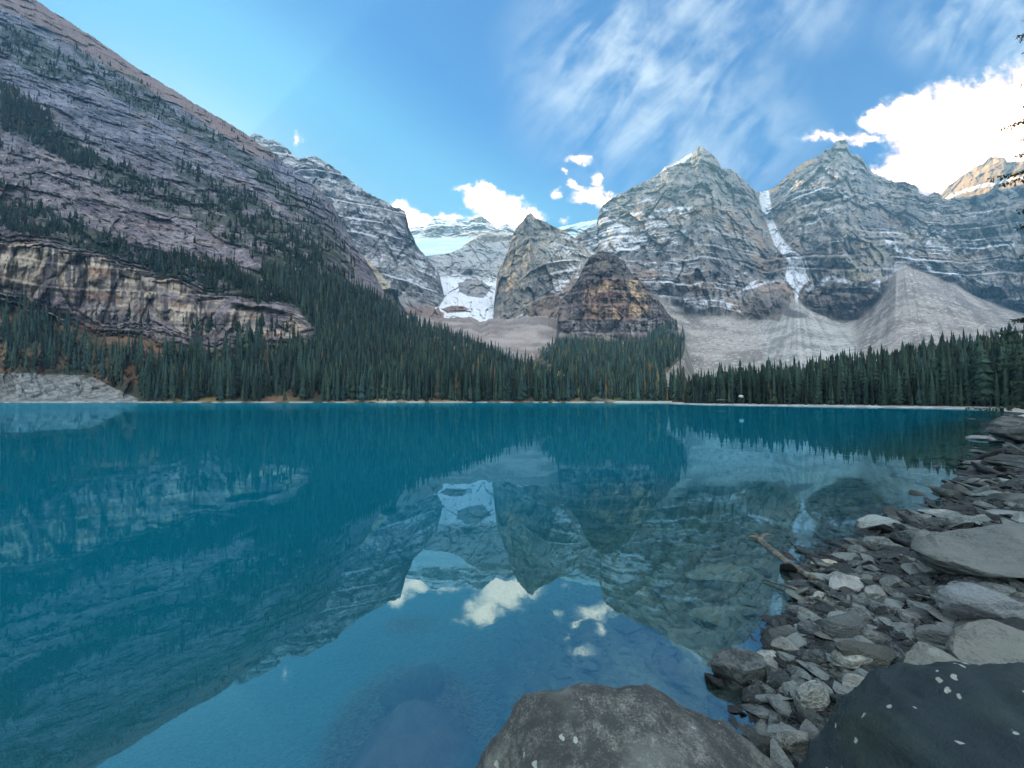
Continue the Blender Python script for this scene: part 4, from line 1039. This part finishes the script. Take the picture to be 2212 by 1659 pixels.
def rock_mat(name, ca, cb, lich=0.0, scale=1.0, dark=None, strata=0.5, tint=(0.30, 0.33, 0.30, 1)):
    m, t = mat(name)
    co = t.n('ShaderNodeNewGeometry').outputs['Position']
    rnd = t.n('ShaderNodeObjectInfo').outputs['Random']
    vc = t.n('ShaderNodeVertexColor', layer_name='col').outputs[0]
    co2 = t.vm('ADD', co, t.n('ShaderNodeCombineXYZ', {0: t.m('MULTIPLY', rnd, 37.0), 1: 0.0, 2: 0.0}).outputs[0])
    mp = t.n('ShaderNodeMapping', {0: co2}); mp.inputs['Rotation'].default_value = (R(12), R(-8), R(25)); mp.inputs['Scale'].default_value = (1, 1.4, 7)
    a = t.noise(co2, 5*scale, 8, 0.68); b = t.noise(mp.outputs[0], 2.2*scale, 6, 0.65); c = t.noise(co2, 38*scale, 4, 0.7)
    k = t.m('ADD', t.m('MULTIPLY', a, 0.5), t.m('ADD', t.m('MULTIPLY', b, strata*.7), t.m('MULTIPLY', c, 0.46)))
    k = t.m('ADD', k, t.m('MULTIPLY', t.m('SUBTRACT', rnd, 0.5), 0.30))
    col = t.mix(t.sm(k, 0.55, 0.81), ca, cb)
    warm = t.sm(t.noise(co2, 1.3*scale, 3, 0.5), 0.5, 0.7)
    col = t.mix(t.m('MULTIPLY', warm, 0.35), col, tint)
    if dark: col = t.mix(t.m('MULTIPLY', t.sm(t.noise(co2, 1.1*scale, 6, 0.65), 0.46, 0.62), 0.5), col, dark)
    if lich:
        v = t.n('ShaderNodeTexVoronoi', {'Vector': t.vm('ADD', co2, t.vm('MULTIPLY', t.n('ShaderNodeTexNoise', {'Vector': co2, 'Scale': 22.0}).outputs['Color'], (.05, .05, .05))), 'Scale': 7.0*scale})
        rr = t.n('ShaderNodeSeparateColor', {0: v.outputs['Color']}).outputs[0]
        spot = t.m('MULTIPLY', t.sm(v.outputs['Distance'], t.m('MULTIPLY', rr, 0.30), t.m('MULTIPLY', rr, 0.22)), t.m('LESS_THAN', rr, 1.0))
        spot = t.m('MULTIPLY', spot, t.m('GREATER_THAN', rr, 1-lich))
        col = t.mix(t.m('MULTIPLY', spot, 0.85), col, (0.42, 0.47, 0.42, 1))
    cr = t.n('ShaderNodeTexVoronoi', {'Vector': mp.outputs[0], 'Scale': 2.0*scale}, feature='DISTANCE_TO_EDGE').outputs[0]
    crk = t.sm(cr, 0.0, 0.035)
    h = t.m('ADD', t.m('MULTIPLY', a, 0.6), t.m('ADD', t.m('MULTIPLY', b, 0.8*strata), t.m('ADD', t.m('MULTIPLY', c, 0.34), t.m('MULTIPLY', crk, 0.03))))
    bp = t.n('ShaderNodeBump', {'Height': h, 'Strength': 0.9, 'Distance': 0.10/scale**.5})
    col = t.mix(1.0, col, vc, 'MULTIPLY')
    z = t.n('ShaderNodeSeparateXYZ', {0: co}).outputs[2]
    wet = t.m('MULTIPLY', t.sm(t.m('ADD', z, t.m('MULTIPLY', a, 0.05)), 0.075, 0.03), t.sm(z, -0.05, 0.0, 0.0, 1.0))
    col = t.mix(t.m('MULTIPLY', t.sm(z, 0.0, -0.06), 0.6), col, t.mix(a, (.04, .055, .045, 1), (.26, .28, .22, 1)))
    col = t.mix(t.m('MULTIPLY', wet, 0.5), col, (0.022, 0.024, 0.024, 1))
    p = t.n('ShaderNodeBsdfPrincipled', {'Base Color': col, 'Roughness': t.m('SUBTRACT', 0.72, t.m('MULTIPLY', wet, 0.4)), 'Normal': bp.outputs[0], 'Specular IOR Level': 0.35})
    t.set(t.n('ShaderNodeOutputMaterial').inputs[0], p.outputs[0])
    return m
M_slate = rock_mat('slate', (.018,.027,.029,1), (.165,.20,.195,1))
M_pale = rock_mat('pale_slate', (.085,.105,.105,1), (.33,.355,.33,1))
M_dark = rock_mat('dark_slate', (.020,.026,.030,1), (.105,.125,.13,1))
M_lich = rock_mat('lichened_stone', (.07,.085,.08,1), (.32,.35,.31,1), lich=0.45)
M_bould = rock_mat('speckled_boulder', (.05,.06,.057,1), (.30,.315,.28,1), lich=0.16, scale=2.4, dark=(.03,.036,.038,1), strata=0.35)
M_moss = rock_mat('dark_boulder', (.016,.034,.042,1), (.12,.18,.19,1), lich=0.20, scale=2.6, dark=(.008,.024,.024,1), strata=0.3, tint=(.05,.085,.05,1))
M_green = rock_mat('greenish_stone', (.07,.08,.07,1), (.21,.235,.19,1), strata=0.3)
M_sub = rock_mat('sunken_stone', (.12,.12,.10,1), (.40,.38,.30,1), strata=0.3)

def fitbox(x0, x1, y0, y1, h, sink=0.3):
    """ground box (centre, half sizes) that fills that much of the view, for a stone of height h"""
    xm = (x0+x1)/2
    X, Y, z = ground_at(xm, y1)
    a, b = ab(xm, y0); b = float(b)
    top = z+h
    Yt = (CAM_H-top)/max(-b, 1e-3)
    dpt = float(np.clip(Yt-Y, 0.25*(x1-x0)/FPX*Y, 2.6*(x1-x0)/FPX*Y))
    Ym = Y+dpt*.45
    a0 = float(ab(x0, (y0+y1)/2)[0]); a1 = float(ab(x1, (y0+y1)/2)[0])
    hx_ = (a1-a0)/2*Ym
    h = min(h, .95*hx_); dpt = max(dpt, 1.1*hx_)
    return (a0+a1)/2*Ym, Ym, z, (a1-a0)/2*Ym, dpt/2, h
def put(name, label, cat, box, seed, mt, sub=4, cuts=10, rough=.06, yaw=0.0, tilt=(0, 0), group=None, soft=.25, bury=0.35, depth=(.45, .85), col=1.0):
    X, Y, z, hx, hy, h = box
    V, F = rock(seed, sub, cuts, 1.0, rough, soft, depth)
    V = V*np.array([hx, hy, h*(1+bury)/2])
    cx_, sx_ = math.cos(tilt[0]), math.sin(tilt[0]); cy_, sy_ = math.cos(tilt[1]), math.sin(tilt[1])
    V = np.stack([V[:, 0], V[:, 1]*cx_-V[:, 2]*sx_, V[:, 1]*sx_+V[:, 2]*cx_], -1)
    V = np.stack([V[:, 0]*cy_+V[:, 2]*sy_, V[:, 1], -V[:, 0]*sy_+V[:, 2]*cy_], -1)
    ca, sa = math.cos(yaw), math.sin(yaw)
    V = np.stack([V[:, 0]*ca-V[:, 1]*sa, V[:, 0]*sa+V[:, 1]*ca, V[:, 2]], -1)
    o = mesh_np(name, V, F, mt, np.full((len(V), 3), col), smooth=False)
    me = o.data
    o.location = (X, Y, z+h-h*(1+bury)/2)
    tag(o, label, cat, group)
    try:
        me.set_sharp_from_angle(angle=R(28)); me.polygons.foreach_set('use_smooth', np.ones(len(me.polygons), bool))
    except Exception: pass
    return o

def crest_boulder(name, label, line, y0, front, back, zbot, mt, seed, rough=.05, topfall=0.10):
    """big stone whose crest follows a traced line; line = (px, py) read at depth y0, with real thickness front and back"""
    V, F = ICO[6]; V = V.copy()
    xs = np.array([ab(p[0], p[1])[0]*y0 for p in line]); zs = np.array([CAM_H+ab(p[0], p[1])[1]*y0 for p in line])
    o_ = np.argsort(xs); xs, zs = xs[o_], zs[o_]
    sg = lambda v, p: np.sign(v)*np.abs(v)**p
    ux = sg(V[:, 0], 0.8); uy = sg(V[:, 1], 0.8); uz = sg(V[:, 2], 0.62)
    X = (xs[0]+xs[-1])/2+ux*(xs[-1]-xs[0])/2
    cz = np.interp(X, xs, zs)
    rr = np.clip(uy, -1, 0)
    Y = y0+np.where(uy > 0, uy*back, uy*front)
    Z = zbot+(cz-zbot)*(uz+1)/2*(1-topfall*np.where(uy < 0, -uy, uy*.6))
    P = np.stack([X, Y, Z], -1)
    n = V/np.linalg.norm(V, axis=1, keepdims=True)
    q = fbm(X*2.6, Y*2.6, Z*2.6, 6, seed, 0.55)*1.0+0.5*fbm(X*1.3+5, Y*1.3, Z*1.3, 3, seed+5, .5, True)
    blk = vnoise(X*5, Y*5, Z*5, seed+8)
    q = q+.55*fbm(X*9, Y*9, Z*9, 5, seed+3, .6)+.45*fbm(X*4+1, Y*4, Z*5, 4, seed+4, .55, True)+.35*fbm(X*2.2+Z*2, Y*3, Z*9, 3, seed+6, .5, True)
    P = P+n*(rough*q+rough*.35*np.sign(blk)*np.abs(blk)**.5)[:, None]
    c = P.mean(0); 
    o = mesh_np(name, P-c, F, mt, np.ones((len(V), 3)), smooth=True); o.location = tuple(c)
    tag(o, label, 'boulder')
    return o
crest_boulder('boulder', 'large speckled grey boulder rising from the water at the bottom of the picture',
   [(985,1830),(1005,1700),(1022,1640),(1032,1596),(1060,1565),(1100,1532),(1118,1512),(1142,1496),(1180,1484),(1222,1480),(1262,1483),(1300,1490),(1345,1502),(1392,1504),(1432,1516),(1470,1540),(1500,1556),(1560,1585),(1620,1626),(1690,1656),(1780,1700),(1900,1790)],
   2.0, 1.0, .34, -0.7, M_bould, 3, .050, .16)
crest_boulder('boulder', 'huge dark boulder with white lichen spots in the bottom right corner',
   [(1780,1800),(1815,1665),(1835,1600),(1868,1560),(1905,1512),(1950,1490),(2010,1478),(2080,1482),(2140,1470),(2212,1462),(2300,1460),(2420,1500),(2520,1600)],
   1.75, 1.0, .34, -0.2, M_moss, 11, .055, .08)
B = [  # name, label, x0, x1, y0, y1, h, material, seed, cuts, yaw, tilt, col
 ('boulder','broad low slab of layered grey rock lying on the shore at the right edge',1976,2420,1128,1252,.50,M_slate,21,7,.15,(0,.04),.64),
 ('boulder','rounded grey boulder at the waterline above the stony point',1855,1944,1109,1152,.26,M_slate,22,10,0,(0,0),1.35),
 ('boulder','small pale humped boulder standing in dark water far along the shore',2104,2150,938,960,.42,M_pale,23,8,0,(0,.1),1.0),
 ('boulder','big dark rounded boulder on the far shore edge beside a pale humped one',2148,2330,912,960,1.3,M_slate,24,7,0,(0,0),.8),
 ('flat_rock','flat pale slab at the water edge below the far boulders',2083,2135,992,1006,.16,M_pale,25,7,0,(0,0),1.0),
 ('flat_rock','low grey slab touching the right edge near the far waterline',2140,2290,984,1012,.35,M_slate,26,7,0,(0,.05),1.1),
 ('rock','black wet rock at the waterline where brown shallows begin',2066,2112,1028,1044,.18,M_dark,27,8,0,(0,0),.8),
 ('flat_rock','long pale flat slab with a dark side at the water edge',1980,2066,1100,1118,.13,M_pale,28,6,.1,(0,-.03),1.15),
 ('boulder','grey green rounded boulder in the middle of the stony shore',1803,1933,1380,1450,.30,M_green,29,8,.2,(0,.06),1.0),
 ('boulder','dark grey boulder with overhanging shadow near the right edge',2046,2206,1276,1352,.36,M_dark,30,8,-.2,(0,.12),1.7),
 ('flat_rock','wide dark grey slab under the overhanging boulder at right',2062,2380,1338,1405,.18,M_slate,31,8,.1,(.05,.06),.7),
 ('flat_rock','lichen spotted ledge of cracked rock at right',2040,2330,1398,1486,.30,M_lich,32,13,.35,(.08,.10),.5),
 ('flat_rock','tilted cracked slab leaning on the left end of the lichened ledge',1948,2092,1404,1468,.24,M_slate,71,11,-.3,(.05,-.12),1.25),
 ('flat_rock','narrow layered slab squeezed between the lichened ledge and dark corner boulder',1960,2150,1448,1506,.26,M_lich,72,12,.15,(-.05,.05),.6),
 ('rock','pointed grey rock resting on top of the lichened ledge',2128,2196,1384,1424,.36,M_slate,73,9,.5,(0,.1),1.1),
 ('flat_rock','pale slab with a small cube of stone on its end',1781,1876,1240,1275,.12,M_pale,33,7,.1,(0,0),.95),
 ('rock','small square block lying on a pale slab',1817,1843,1248,1272,.20,M_slate,34,6,.3,(0,0),1.2),
 ('flat_rock','long layered slab below the broad low one at right',2030,2178,1244,1280,.14,M_slate,35,6,-.05,(0,.03),1.45),
 ('flat_rock','dark slab leaning on its edge beside the pale ribbed slab',1714,1782,1322,1378,.26,M_dark,36,6,.5,(0,.55),1.7),
 ('flat_rock','pale ribbed slab with broken end in the centre of the shore',1768,1876,1322,1376,.20,M_pale,37,6,.25,(0,.15),1.0),
 ('rock','small pale wedge shaped rock at the water edge left of the leaning slab',1661,1729,1360,1384,.16,M_pale,38,7,.1,(0,0),1.0),
 ('boulder','pale rounded boulder on the water edge under the leaning slab',1624,1676,1384,1430,.22,M_pale,39,8,0,(0,0),1.05),
 ('rock','pale lumpy rock touching the rounded boulder at the water edge',1668,1726,1386,1412,.15,M_pale,40,8,0,(0,0),.9),
 ('boulder','dark jagged block jutting into the lake at the stony point',1540,1672,1422,1478,.22,M_slate,41,9,-.3,(0,.08),.72),
 ('rock','dark blue grey angular rock left of the greenish boulder',1726,1790,1394,1436,.20,M_slate,42,8,.3,(0,.1),.95),
 ('flat_rock','tilted pale slab below the dark angular rock',1630,1684,1432,1456,.12,M_pale,43,6,.3,(0,-.12),.95),
 ('rock','rounded slate stone stacked between jagged block and cubic boulder',1650,1710,1452,1484,.17,M_slate,44,8,0,(0,0),1.3),
 ('boulder','cubic grey boulder with a black shadowed face',1704,1800,1456,1532,.34,M_lich,45,6,.45,(0,.05),.95),
 ('boulder','squat pale block low beside the big dark corner boulder',1758,1870,1528,1648,.36,M_bould,46,7,.15,(0,0),1.25),
 ('boulder','mottled cube shaped boulder in the bottom row of shore rocks',1672,1768,1536,1630,.34,M_bould,47,7,.2,(0,0),1.15),
 ('boulder','rounded block at the left end of the bottom row of shore rocks',1606,1692,1558,1632,.28,M_bould,48,8,0,(0,0),1.1),
 ('rock','white spotted flat rock between cubic boulder and cracked ledge',1798,1900,1408,1450,.16,M_lich,49,7,.1,(0,0),1.2),
 ('rock','smooth ribbed stone above the squat pale block',1822,1900,1466,1500,.20,M_pale,50,8,0,(0,0),.85),
 ('flat_rock','thin white edged slab stacked on others at right',1978,2068,1358,1396,.14,M_pale,51,6,.1,(0,0),1.1),
 ('rock','pale humped rock under the stacked white edged slab',1930,1998,1318,1352,.17,M_pale,52,8,.1,(0,.05),.8),
 ('rock','pale oval rock in the upper part of the gravel',1900,1950,1246,1270,.12,M_pale,53,9,.1,(0,0),.9),
 ('rock','light blue grey rock above the pale ribbed slab',1868,1920,1270,1294,.12,M_pale,54,9,.1,(0,0),.75),
 ('rock','small white rounded rock near the end of the log',1758,1790,1276,1294,.12,M_pale,55,9,.1,(0,0),1.1),
 ('flat_rock','flat brown slab half under water beside the log',1752,1808,1206,1222,.07,M_sub,56,6,.1,(0,0),1.1),
 ('rock','rounded blue grey rock by the water below the far boulder',1866,1920,1160,1180,.15,M_slate,57,9,.1,(0,0),1.2),
]
for (nm, lb, x0, x1, y0, y1, h, mt, sd_, cuts, yaw, tilt, cl_) in B:
    big = (x1-x0) > 60
    put(nm, lb, 'boulder' if nm == 'boulder' else 'slab' if nm == 'flat_rock' else 'rock', fitbox(x0, x1, y0, y1, h), sd_, mt, 6 if (x1-x0) > 200 else 5 if big else 4, cuts, .10 if (x1-x0) > 200 else .07 if big else .06, yaw, tilt, col=cl_)
# stones lying under water
SB = [('large smooth boulder under the water left of the speckled one',735,1010,1562,1800,.62,61), ('greenish sunken slab near the sunken end of the log',1475,1640,1228,1262,.10,62),
      ('pale sunken boulder beside the speckled boulder',1462,1540,1520,1568,.22,63), ('long pale sunken slab in the shallows',1490,1660,1310,1345,.10,64), ('broad dim boulder deep under the clear water',820,960,1480,1530,.5,65),
      ('sunken slab lying left of the pale lumpy shore rocks',1500,1580,1395,1425,.10,66)]
for lb, x0, x1, y0, y1, h, sd_ in SB:
    bx = list(fitbox(x0, x1, y0, y1, h)); tz = -.09 if x0 < 800 else -.10-.25*(x0 < 900)
    bx[5] = max(.06, tz-bx[2]) if bx[2] < tz else .06
    if x0 < 800:
        z_ = float(zg(np.array([-.74]), np.array([2.7]), False)[0]); bx = [-.74, 2.72, z_, .54, .62, -.10-z_]
    put('sunken_boulder', lb, 'boulder', tuple(bx), sd_, M_sub, 5, 8, .06, .1*(sd_ % 3), (0, 0), col=.35 if x0 < 900 else 1.0)
    q = ((wx-bx[0])/bx[3])**2+((wy-bx[1])/bx[4])**2
    top_ = -(bx[2]+bx[5]); inn = sstep(1-q, -0.1, .5); dep = dep*(1-inn)+np.minimum(dep, top_+.05)*inn

wd_[..., 0] = dep; at_ = bpy.data.objects['lake'].data.color_attributes['depth']
c4 = np.ones((dep.size, 4), np.float32); c4[:, :3] = wd_.reshape(-1, 3); at_.data.foreach_set('color', c4.ravel())
# loose stones: the largest as things, the small ones as one scree of pebbles
tmpl = [rock(900+k, 3, 12, r_, .04, 0.0, (.38, .8)) for k, r_ in enumerate((.30,.38,.45,.32,.55,.28,.40,.5,.35,.42))]
tmesh = []
chips = [rock(880+k, 2, 8, .4, .03, 0.0, (.4, .8)) for k in range(6)]
for k in range(14):
    V, F = rock(950+k, 4, 12+k % 4, (.34,.42,.5,.3,.6,.38,.45,.28,.52,.36,.4,.33,.48,.3)[k], .05, 0.0, (.36, .8))
    me = mesh_np('rock', V, F, M_slate, np.ones((len(V), 3)), link=False)
    me.set_sharp_from_angle(angle=R(30)); me.polygons.foreach_set('use_smooth', np.ones(len(me.polygons), bool))
    tmesh.append(me)
r = np.random.default_rng(404)
N_ = 120000
PXs = r.uniform(1080, 2260, N_); PYs = 905+(1700-905)*r.uniform(0, 1, N_)**0.85
a_, b_ = ab(PXs, PYs); Yg = CAM_H/np.maximum(-b_, 1e-3); Xg = a_*Yg
dg = sdist(Xg, Yg); zgz = zg(Xg, Yg, False)
Yg2 = (CAM_H-zgz)/np.maximum(-b_, 1e-3); Xg2 = a_*Yg2; Xg, Yg = Xg2, Yg2
dg = sdist(Xg, Yg); zgz = zg(Xg, Yg, False)
keep = (dg > -3.2) & (Yg < 60) & (r.uniform(0, 1, N_) < np.where(dg > -.2, 1.0, 0.42*np.exp(dg/1.6)))
Xg, Yg, zgz, dg = Xg[keep], Yg[keep], zgz[keep], dg[keep]
n = len(Xg); dist = np.hypot(Xg, Yg)
size = 0.0064*np.exp(r.gamma(1.5, .48, n))*(0.6+0.16*dist)*np.where(dg < -.2, 1.7, 1.0)
size = np.minimum(size, 0.035+0.016*dist)
score = size/dist*np.where(dg < 0, .45, 1.0)
# lay big ones first, drop those that would overlap too much
idx = np.argsort(-size/dist); placed = []; cell = {}
def blocked(x, y, s):
    k = (int(x/.6), int(y/.6))
    for i in (-1, 0, 1):
        for j in (-1, 0, 1):
            for (X, Y, S) in cell.get((k[0]+i, k[1]+j), ()):
                if (X-x)**2+(Y-y)**2 < (0.62*(S+s))**2: return True
    return False
sel = []
for i in idx:
    s_ = size[i]
    if s_/dist[i] > 0.008:
        if blocked(Xg[i], Yg[i], s_): continue
        cell.setdefault((int(Xg[i]/.6), int(Yg[i]/.6)), []).append((Xg[i], Yg[i], s_))
    sel.append(i)
sel = np.array(sel); print('stones', len(sel))
sc_ = score[sel]; top = sel[np.argsort(-sc_)][:230]; topset = set(top.tolist())
def oneof(n):
    return ['closest', 'second closest', 'third closest', 'fourth closest', 'fifth closest', 'sixth closest', 'seventh closest', 'eighth closest', 'ninth closest', 'tenth closest', 'eleventh closest', 'twelfth closest'][n] if n < 12 else None
MARK = {21: 'the broad layered slab', 22: 'the rounded grey waterline boulder', 24: 'the dark far shore boulder', 27: 'the black wet waterline rock', 28: 'the dark sided pale slab', 29: 'the grey green rounded boulder',
        30: 'the overhanging dark boulder', 32: 'the lichen spotted ledge', 33: 'the slab carrying a cube', 35: 'the slab under the broad one', 36: 'the dark leaning slab', 39: 'the pale rounded waterline boulder',
        41: 'the dark jagged block', 45: 'the black faced cubic boulder', 46: 'the squat pale block', 48: 'the bottom row left block', 51: 'the thin white edged slab', 53: 'the pale oval rock', 56: 'the half sunk brown slab', 57: 'the blue grey waterline rock'}
MPOS = {k: v for k, v in ((b[7+1], fitbox(b[2], b[3], b[4], b[5], b[6])[:2]) for b in B) if k in MARK}
lst = {}
for i in top:
    k = min(MPOS, key=lambda q: math.hypot(MPOS[q][0]-Xg[i], MPOS[q][1]-Yg[i])/max(1, MPOS[q][1]*.3))
    dx, dy = Xg[i]-MPOS[k][0], Yg[i]-MPOS[k][1]
    side = ('on its right' if dx > 0 else 'on its left') if abs(dx) > abs(dy) else ('beyond it' if dy > 0 else 'in front of it')
    wet_ = bool(dg[i] < 0)
    lst.setdefault((k, side, wet_), []).append((math.hypot(dx, dy), i))
RL = {}
for (k, side, wet_), v in lst.items():
    for n_, (_, i) in enumerate(sorted(v)):
        o1 = oneof(n_)
        base = ('sunken rock' if wet_ else 'loose rock')
        RL[int(i)] = f"{base} {o1} to {MARK[k]}, {side}" if o1 else f"{base} beyond the twelfth closest to {MARK[k]}, {side}"
for i in top:
    o = bpy.data.objects.new('rock', tmesh[r.integers(14)]); sc.collection.objects.link(o)
    s_ = size[i]; o.scale = (s_*r.uniform(1, 1.7), s_*r.uniform(.7, 1.1), s_*r.uniform(.75, 1.25))
    o.location = (Xg[i], Yg[i], zgz[i]+s_*.12); o.rotation_euler = (r.normal(0, .24), r.normal(0, .24), r.uniform(0, 6.28))
    if dg[i] >= 0: tag(o, RL[int(i)], 'rock', 'loose rocks on the gravel shore')
    else: tag(o, RL[int(i)], 'rock', 'sunken rocks in the shallows')
rest = np.array([i for i in sel if i not in topset])[:27000]
Vs, Fs, Cs = [], [], []; nb = 0
for i in rest:
    V, F = tmpl[r.integers(10)] if size[i]/dist[i] > 0.006 else chips[r.integers(6)]
    a = r.uniform(0, 6.28); ca, sa = math.cos(a), math.sin(a); s_ = size[i]; sx, sy, sz = s_*r.uniform(1, 1.8), s_*r.uniform(.7, 1.1), s_*r.uniform(.7, 1.2)
    x, y, z = V[:, 0]*sx, V[:, 1]*sy, V[:, 2]*sz
    tx = r.normal(0, .34); z = z+tx*x
    Vs.append(np.stack([x*ca-y*sa+Xg[i], x*sa+y*ca+Yg[i], z+zgz[i]+s_*.12], -1)); Fs.append(F+nb); nb += len(V)
    v = r.uniform(.35, 1.75); Cs.append(np.broadcast_to(np.array([v*r.uniform(.92, 1.04), v, v*r.uniform(.92, 1.04)]), V.shape))
o = mesh_np('pebbles', np.concatenate(Vs), np.concatenate(Fs), M_slate, np.concatenate(Cs))
tag(o, 'small slate pebbles and chips covering the shore and lake bed', 'pebbles', kind='stuff')

# ------------------------------------------------------------------ the drift log
def tube(pts, rad, n=14, seed=0, rough=.12):
    V = []; F = []; pts = [Vector(p) for p in pts]
    for i, p in enumerate(pts):
        d = (pts[min(i+1, len(pts)-1)]-pts[max(i-1, 0)]).normalized()
        u = d.cross(Vector((0, 0, 1))).normalized(); w = d.cross(u)
        for k in range(n):
            a = k*6.2832/n; q = 1+rough*float(vnoise(np.array([math.cos(a)*1.5+seed]), np.array([math.sin(a)*1.5]), np.array([i*.35]), seed)[0])
            V.append(tuple(p+(u*math.cos(a)+w*math.sin(a))*rad[i]*q))
    for i in range(len(pts)-1):
        for k in range(n):
            a = i*n+k; b = i*n+(k+1) % n; F += [(a, b, b+n), (a, b+n, a+n)]
    c0 = len(V); V.append(tuple(pts[0])); c1 = len(V); V.append(tuple(pts[-1]))
    m = (len(pts)-1)*n
    for k in range(n): F.append((c0, (k+1) % n, k)); F.append((c1, m+k, m+(k+1) % n))
    return np.array(V), np.array(F)
M_log = bark_mat('weathered_wood', (.05,.05,.04,1), (.17,.17,.14,1), 6.0)
X1, Y1, Z1 = ground_at(1757, 1262); p1 = Vector((X1, Y1, Z1+.07))
a0_, b0_ = ab(1640, 1166); Y0 = (CAM_H-.0)/-float(b0_); p0 = Vector((float(a0_)*Y0, Y0, .0))
le = bpy.data.objects.new('drift_log', None); sc.collection.objects.link(le); le.location = p0
tag(le, 'weathered drift log with a root knob lying half sunk from the shore into the lake', 'log')
ps = [(p1-p0)*(k/12)+Vector((0, 0, -.035*math.sin(k/12*3.14)+.006*math.sin(k*1.7))) for k in range(13)]
V, F = tube(ps, [.048-.001*k for k in range(13)], seed=3)
mesh_np('stem', V, F, M_log, smooth=True, parent=le)
for q, (dx, dy, dz, L) in enumerate(((-.10, .05, .04, .2), (.20, .05, .07, .3), (-.04, .09, .07, .2))):
    V, F = tube([(0, 0, 0), (dx*.5, dy*.5, dz), (dx, dy, dz*.9), (dx*1.3, dy*1.2, dz*.5)], [.04, .022, .013, .006], 8, q, .25)
    mesh_np('root', V, F, M_log, smooth=True, parent=le)
V, F = rock(77, 3, 5, .8, .2); mesh_np('root_knob', V*.07, F, M_log, smooth=True, parent=le)
X1, Y1, Z1 = ground_at(1762, 1290)
V, F = tube([(0, 0, 0), (-.15, .2, .01), (-.32, .42, -.01)], [.012, .016, .01], 7, 5); o = mesh_np('stick', V, F, M_log, smooth=True); o.location = (X1, Y1, .03)
tag(o, 'thin dead stick at the water edge just below the drift log', 'stick')

# ------------------------------------------------------------------ the spruce just outside the right edge
def near_spruce(x, y, h, label, seed, R0=3.6, nt=58):
    r = np.random.default_rng(seed); z0 = float(zg(np.array([x]), np.array([y]), False)[0])
    e = bpy.data.objects.new('spruce_tree', None); sc.collection.objects.link(e); e.location = (x, y, z0-.1)
    tag(e, label, 'tree')
    V, F = trunk(0, h*.985, .24, 12); mesh_np('trunk', V, F, M_bark, smooth=True, parent=e)
    Vs, Cs = [], []
    def tri(p, q, s, c): Vs.extend((p, q, s)); Cs.extend((c, c, c))
    for i in range(nt):
        t = (i+r.uniform(0, .7))/nt; z = h*(.06+.94*t)
        L0 = R0*(1-t)**.55*r.uniform(.65, 1.12)+.15
        for k in range(r.integers(4, 7)):
            a = r.uniform(0, 6.283); L = L0*r.uniform(.55, 1.15); d = Vector((math.cos(a), math.sin(a), 0)); s = Vector((-d.y, d.x, 0))
            nsub = max(4, int(L/.16))
            for j in range(1, nsub+1):
                u = j/nsub; p = d*(L*u)+Vector((0, 0, z-L*.55*u+L*.30*u*u))
                for sgn in (-1, 1):
                    w = (.18+.50*(1-u))*min(1.0, L*.5)*r.uniform(.6, 1.2)
                    tip = p+s*sgn*w+d*w*.7+Vector((0, 0, -w*r.uniform(.1, .5)))
                    g_ = r.uniform(.6, 1.35); c = (.030*g_, .055*g_, .036*g_)
                    for m_ in range(5):
                        f0 = m_/5; q0 = p.lerp(tip, f0); q1 = p.lerp(tip, min(1, f0+.38)); o_ = Vector(r.normal(0, .05, 3))
                        tri(q0+Vector((0, 0, .035)), q1+o_+Vector((0, 0, -.06)), q0+o_*1.6-Vector((0, 0, .07)), c)
                tri(p+d*.12, p-s*.04-d*.1, p+s*.04-d*.1+Vector((0, 0, -.03)), (.05, .04, .03))
    V = np.array([tuple(v) for v in Vs]); mesh_np('crown', V, np.arange(len(V)).reshape(-1, 3), M_leaf, np.array(Cs), parent=e)
near_spruce(28.7, 18.6, 38, 'tall spruce whose near branches reach in at the right edge', 5, 3.7, 52)
# driftwood and pale boulders on the far right beach
r = np.random.default_rng(66)
DL = [(1560,'pale drift log on the beach near the left end of the right forest',.3),(1640,'short drift log stranded among pale stones below the right forest',.8),(1720,'bleached drift log lying flat by the far right beach waterline',.1),
      (1835,'long bleached drift log on the middle of the far right beach',-.1),(1990,'drift log lying behind the pale beach stones under the tall spruces',.2),(2090,'bleached log angled across the beach near the right end of the forest',.5)]
for (px, lb, yaw) in DL:
    py = float(np.interp(px, [1440,1700,1900,2100,2212], [870.8,874.8,877.6,879.4,884])); X, Y, z = ground_at(px, py)
    L = r.uniform(2.2, 5); V, F = tube([(-L/2, 0, 0), (-L/6, .05, .03), (L/6, -.04, .02), (L/2, .03, .05)], [.20, .18, .15, .08], 8, int(px))
    ca, sa = math.cos(yaw), math.sin(yaw); V = np.stack([V[:, 0]*ca-V[:, 1]*sa, V[:, 0]*sa+V[:, 1]*ca, V[:, 2]], -1)
    o = mesh_np('drift_log', V, F, M_log, smooth=True); o.location = (X, Y, z+.14); tag(o, lb, 'log', 'drift logs on the far right beach')
for (px, w, lb, sd_) in ((1908,26,'white humped boulder heap at the forest edge on the right beach',81),(1925,14,'small white boulder right of the white heap on the beach',82),(2048,9,'tiny bright white stone below the spruces on the right beach',83),(1600,12,'pale boulder at the left part of the right beach',84)):
    py = float(np.interp(px, [1440,1700,1900,2100,2212], [870.5,873.5,875.4,877.6,882]))
    put('boulder', lb, 'boulder', fitbox(px-w/2, px+w/2, py-w*.5, py, 1.2), sd_, M_pale, 4, 8, .08, 0, (0, 0), col=1.7)
print('done', time.time()-T0)
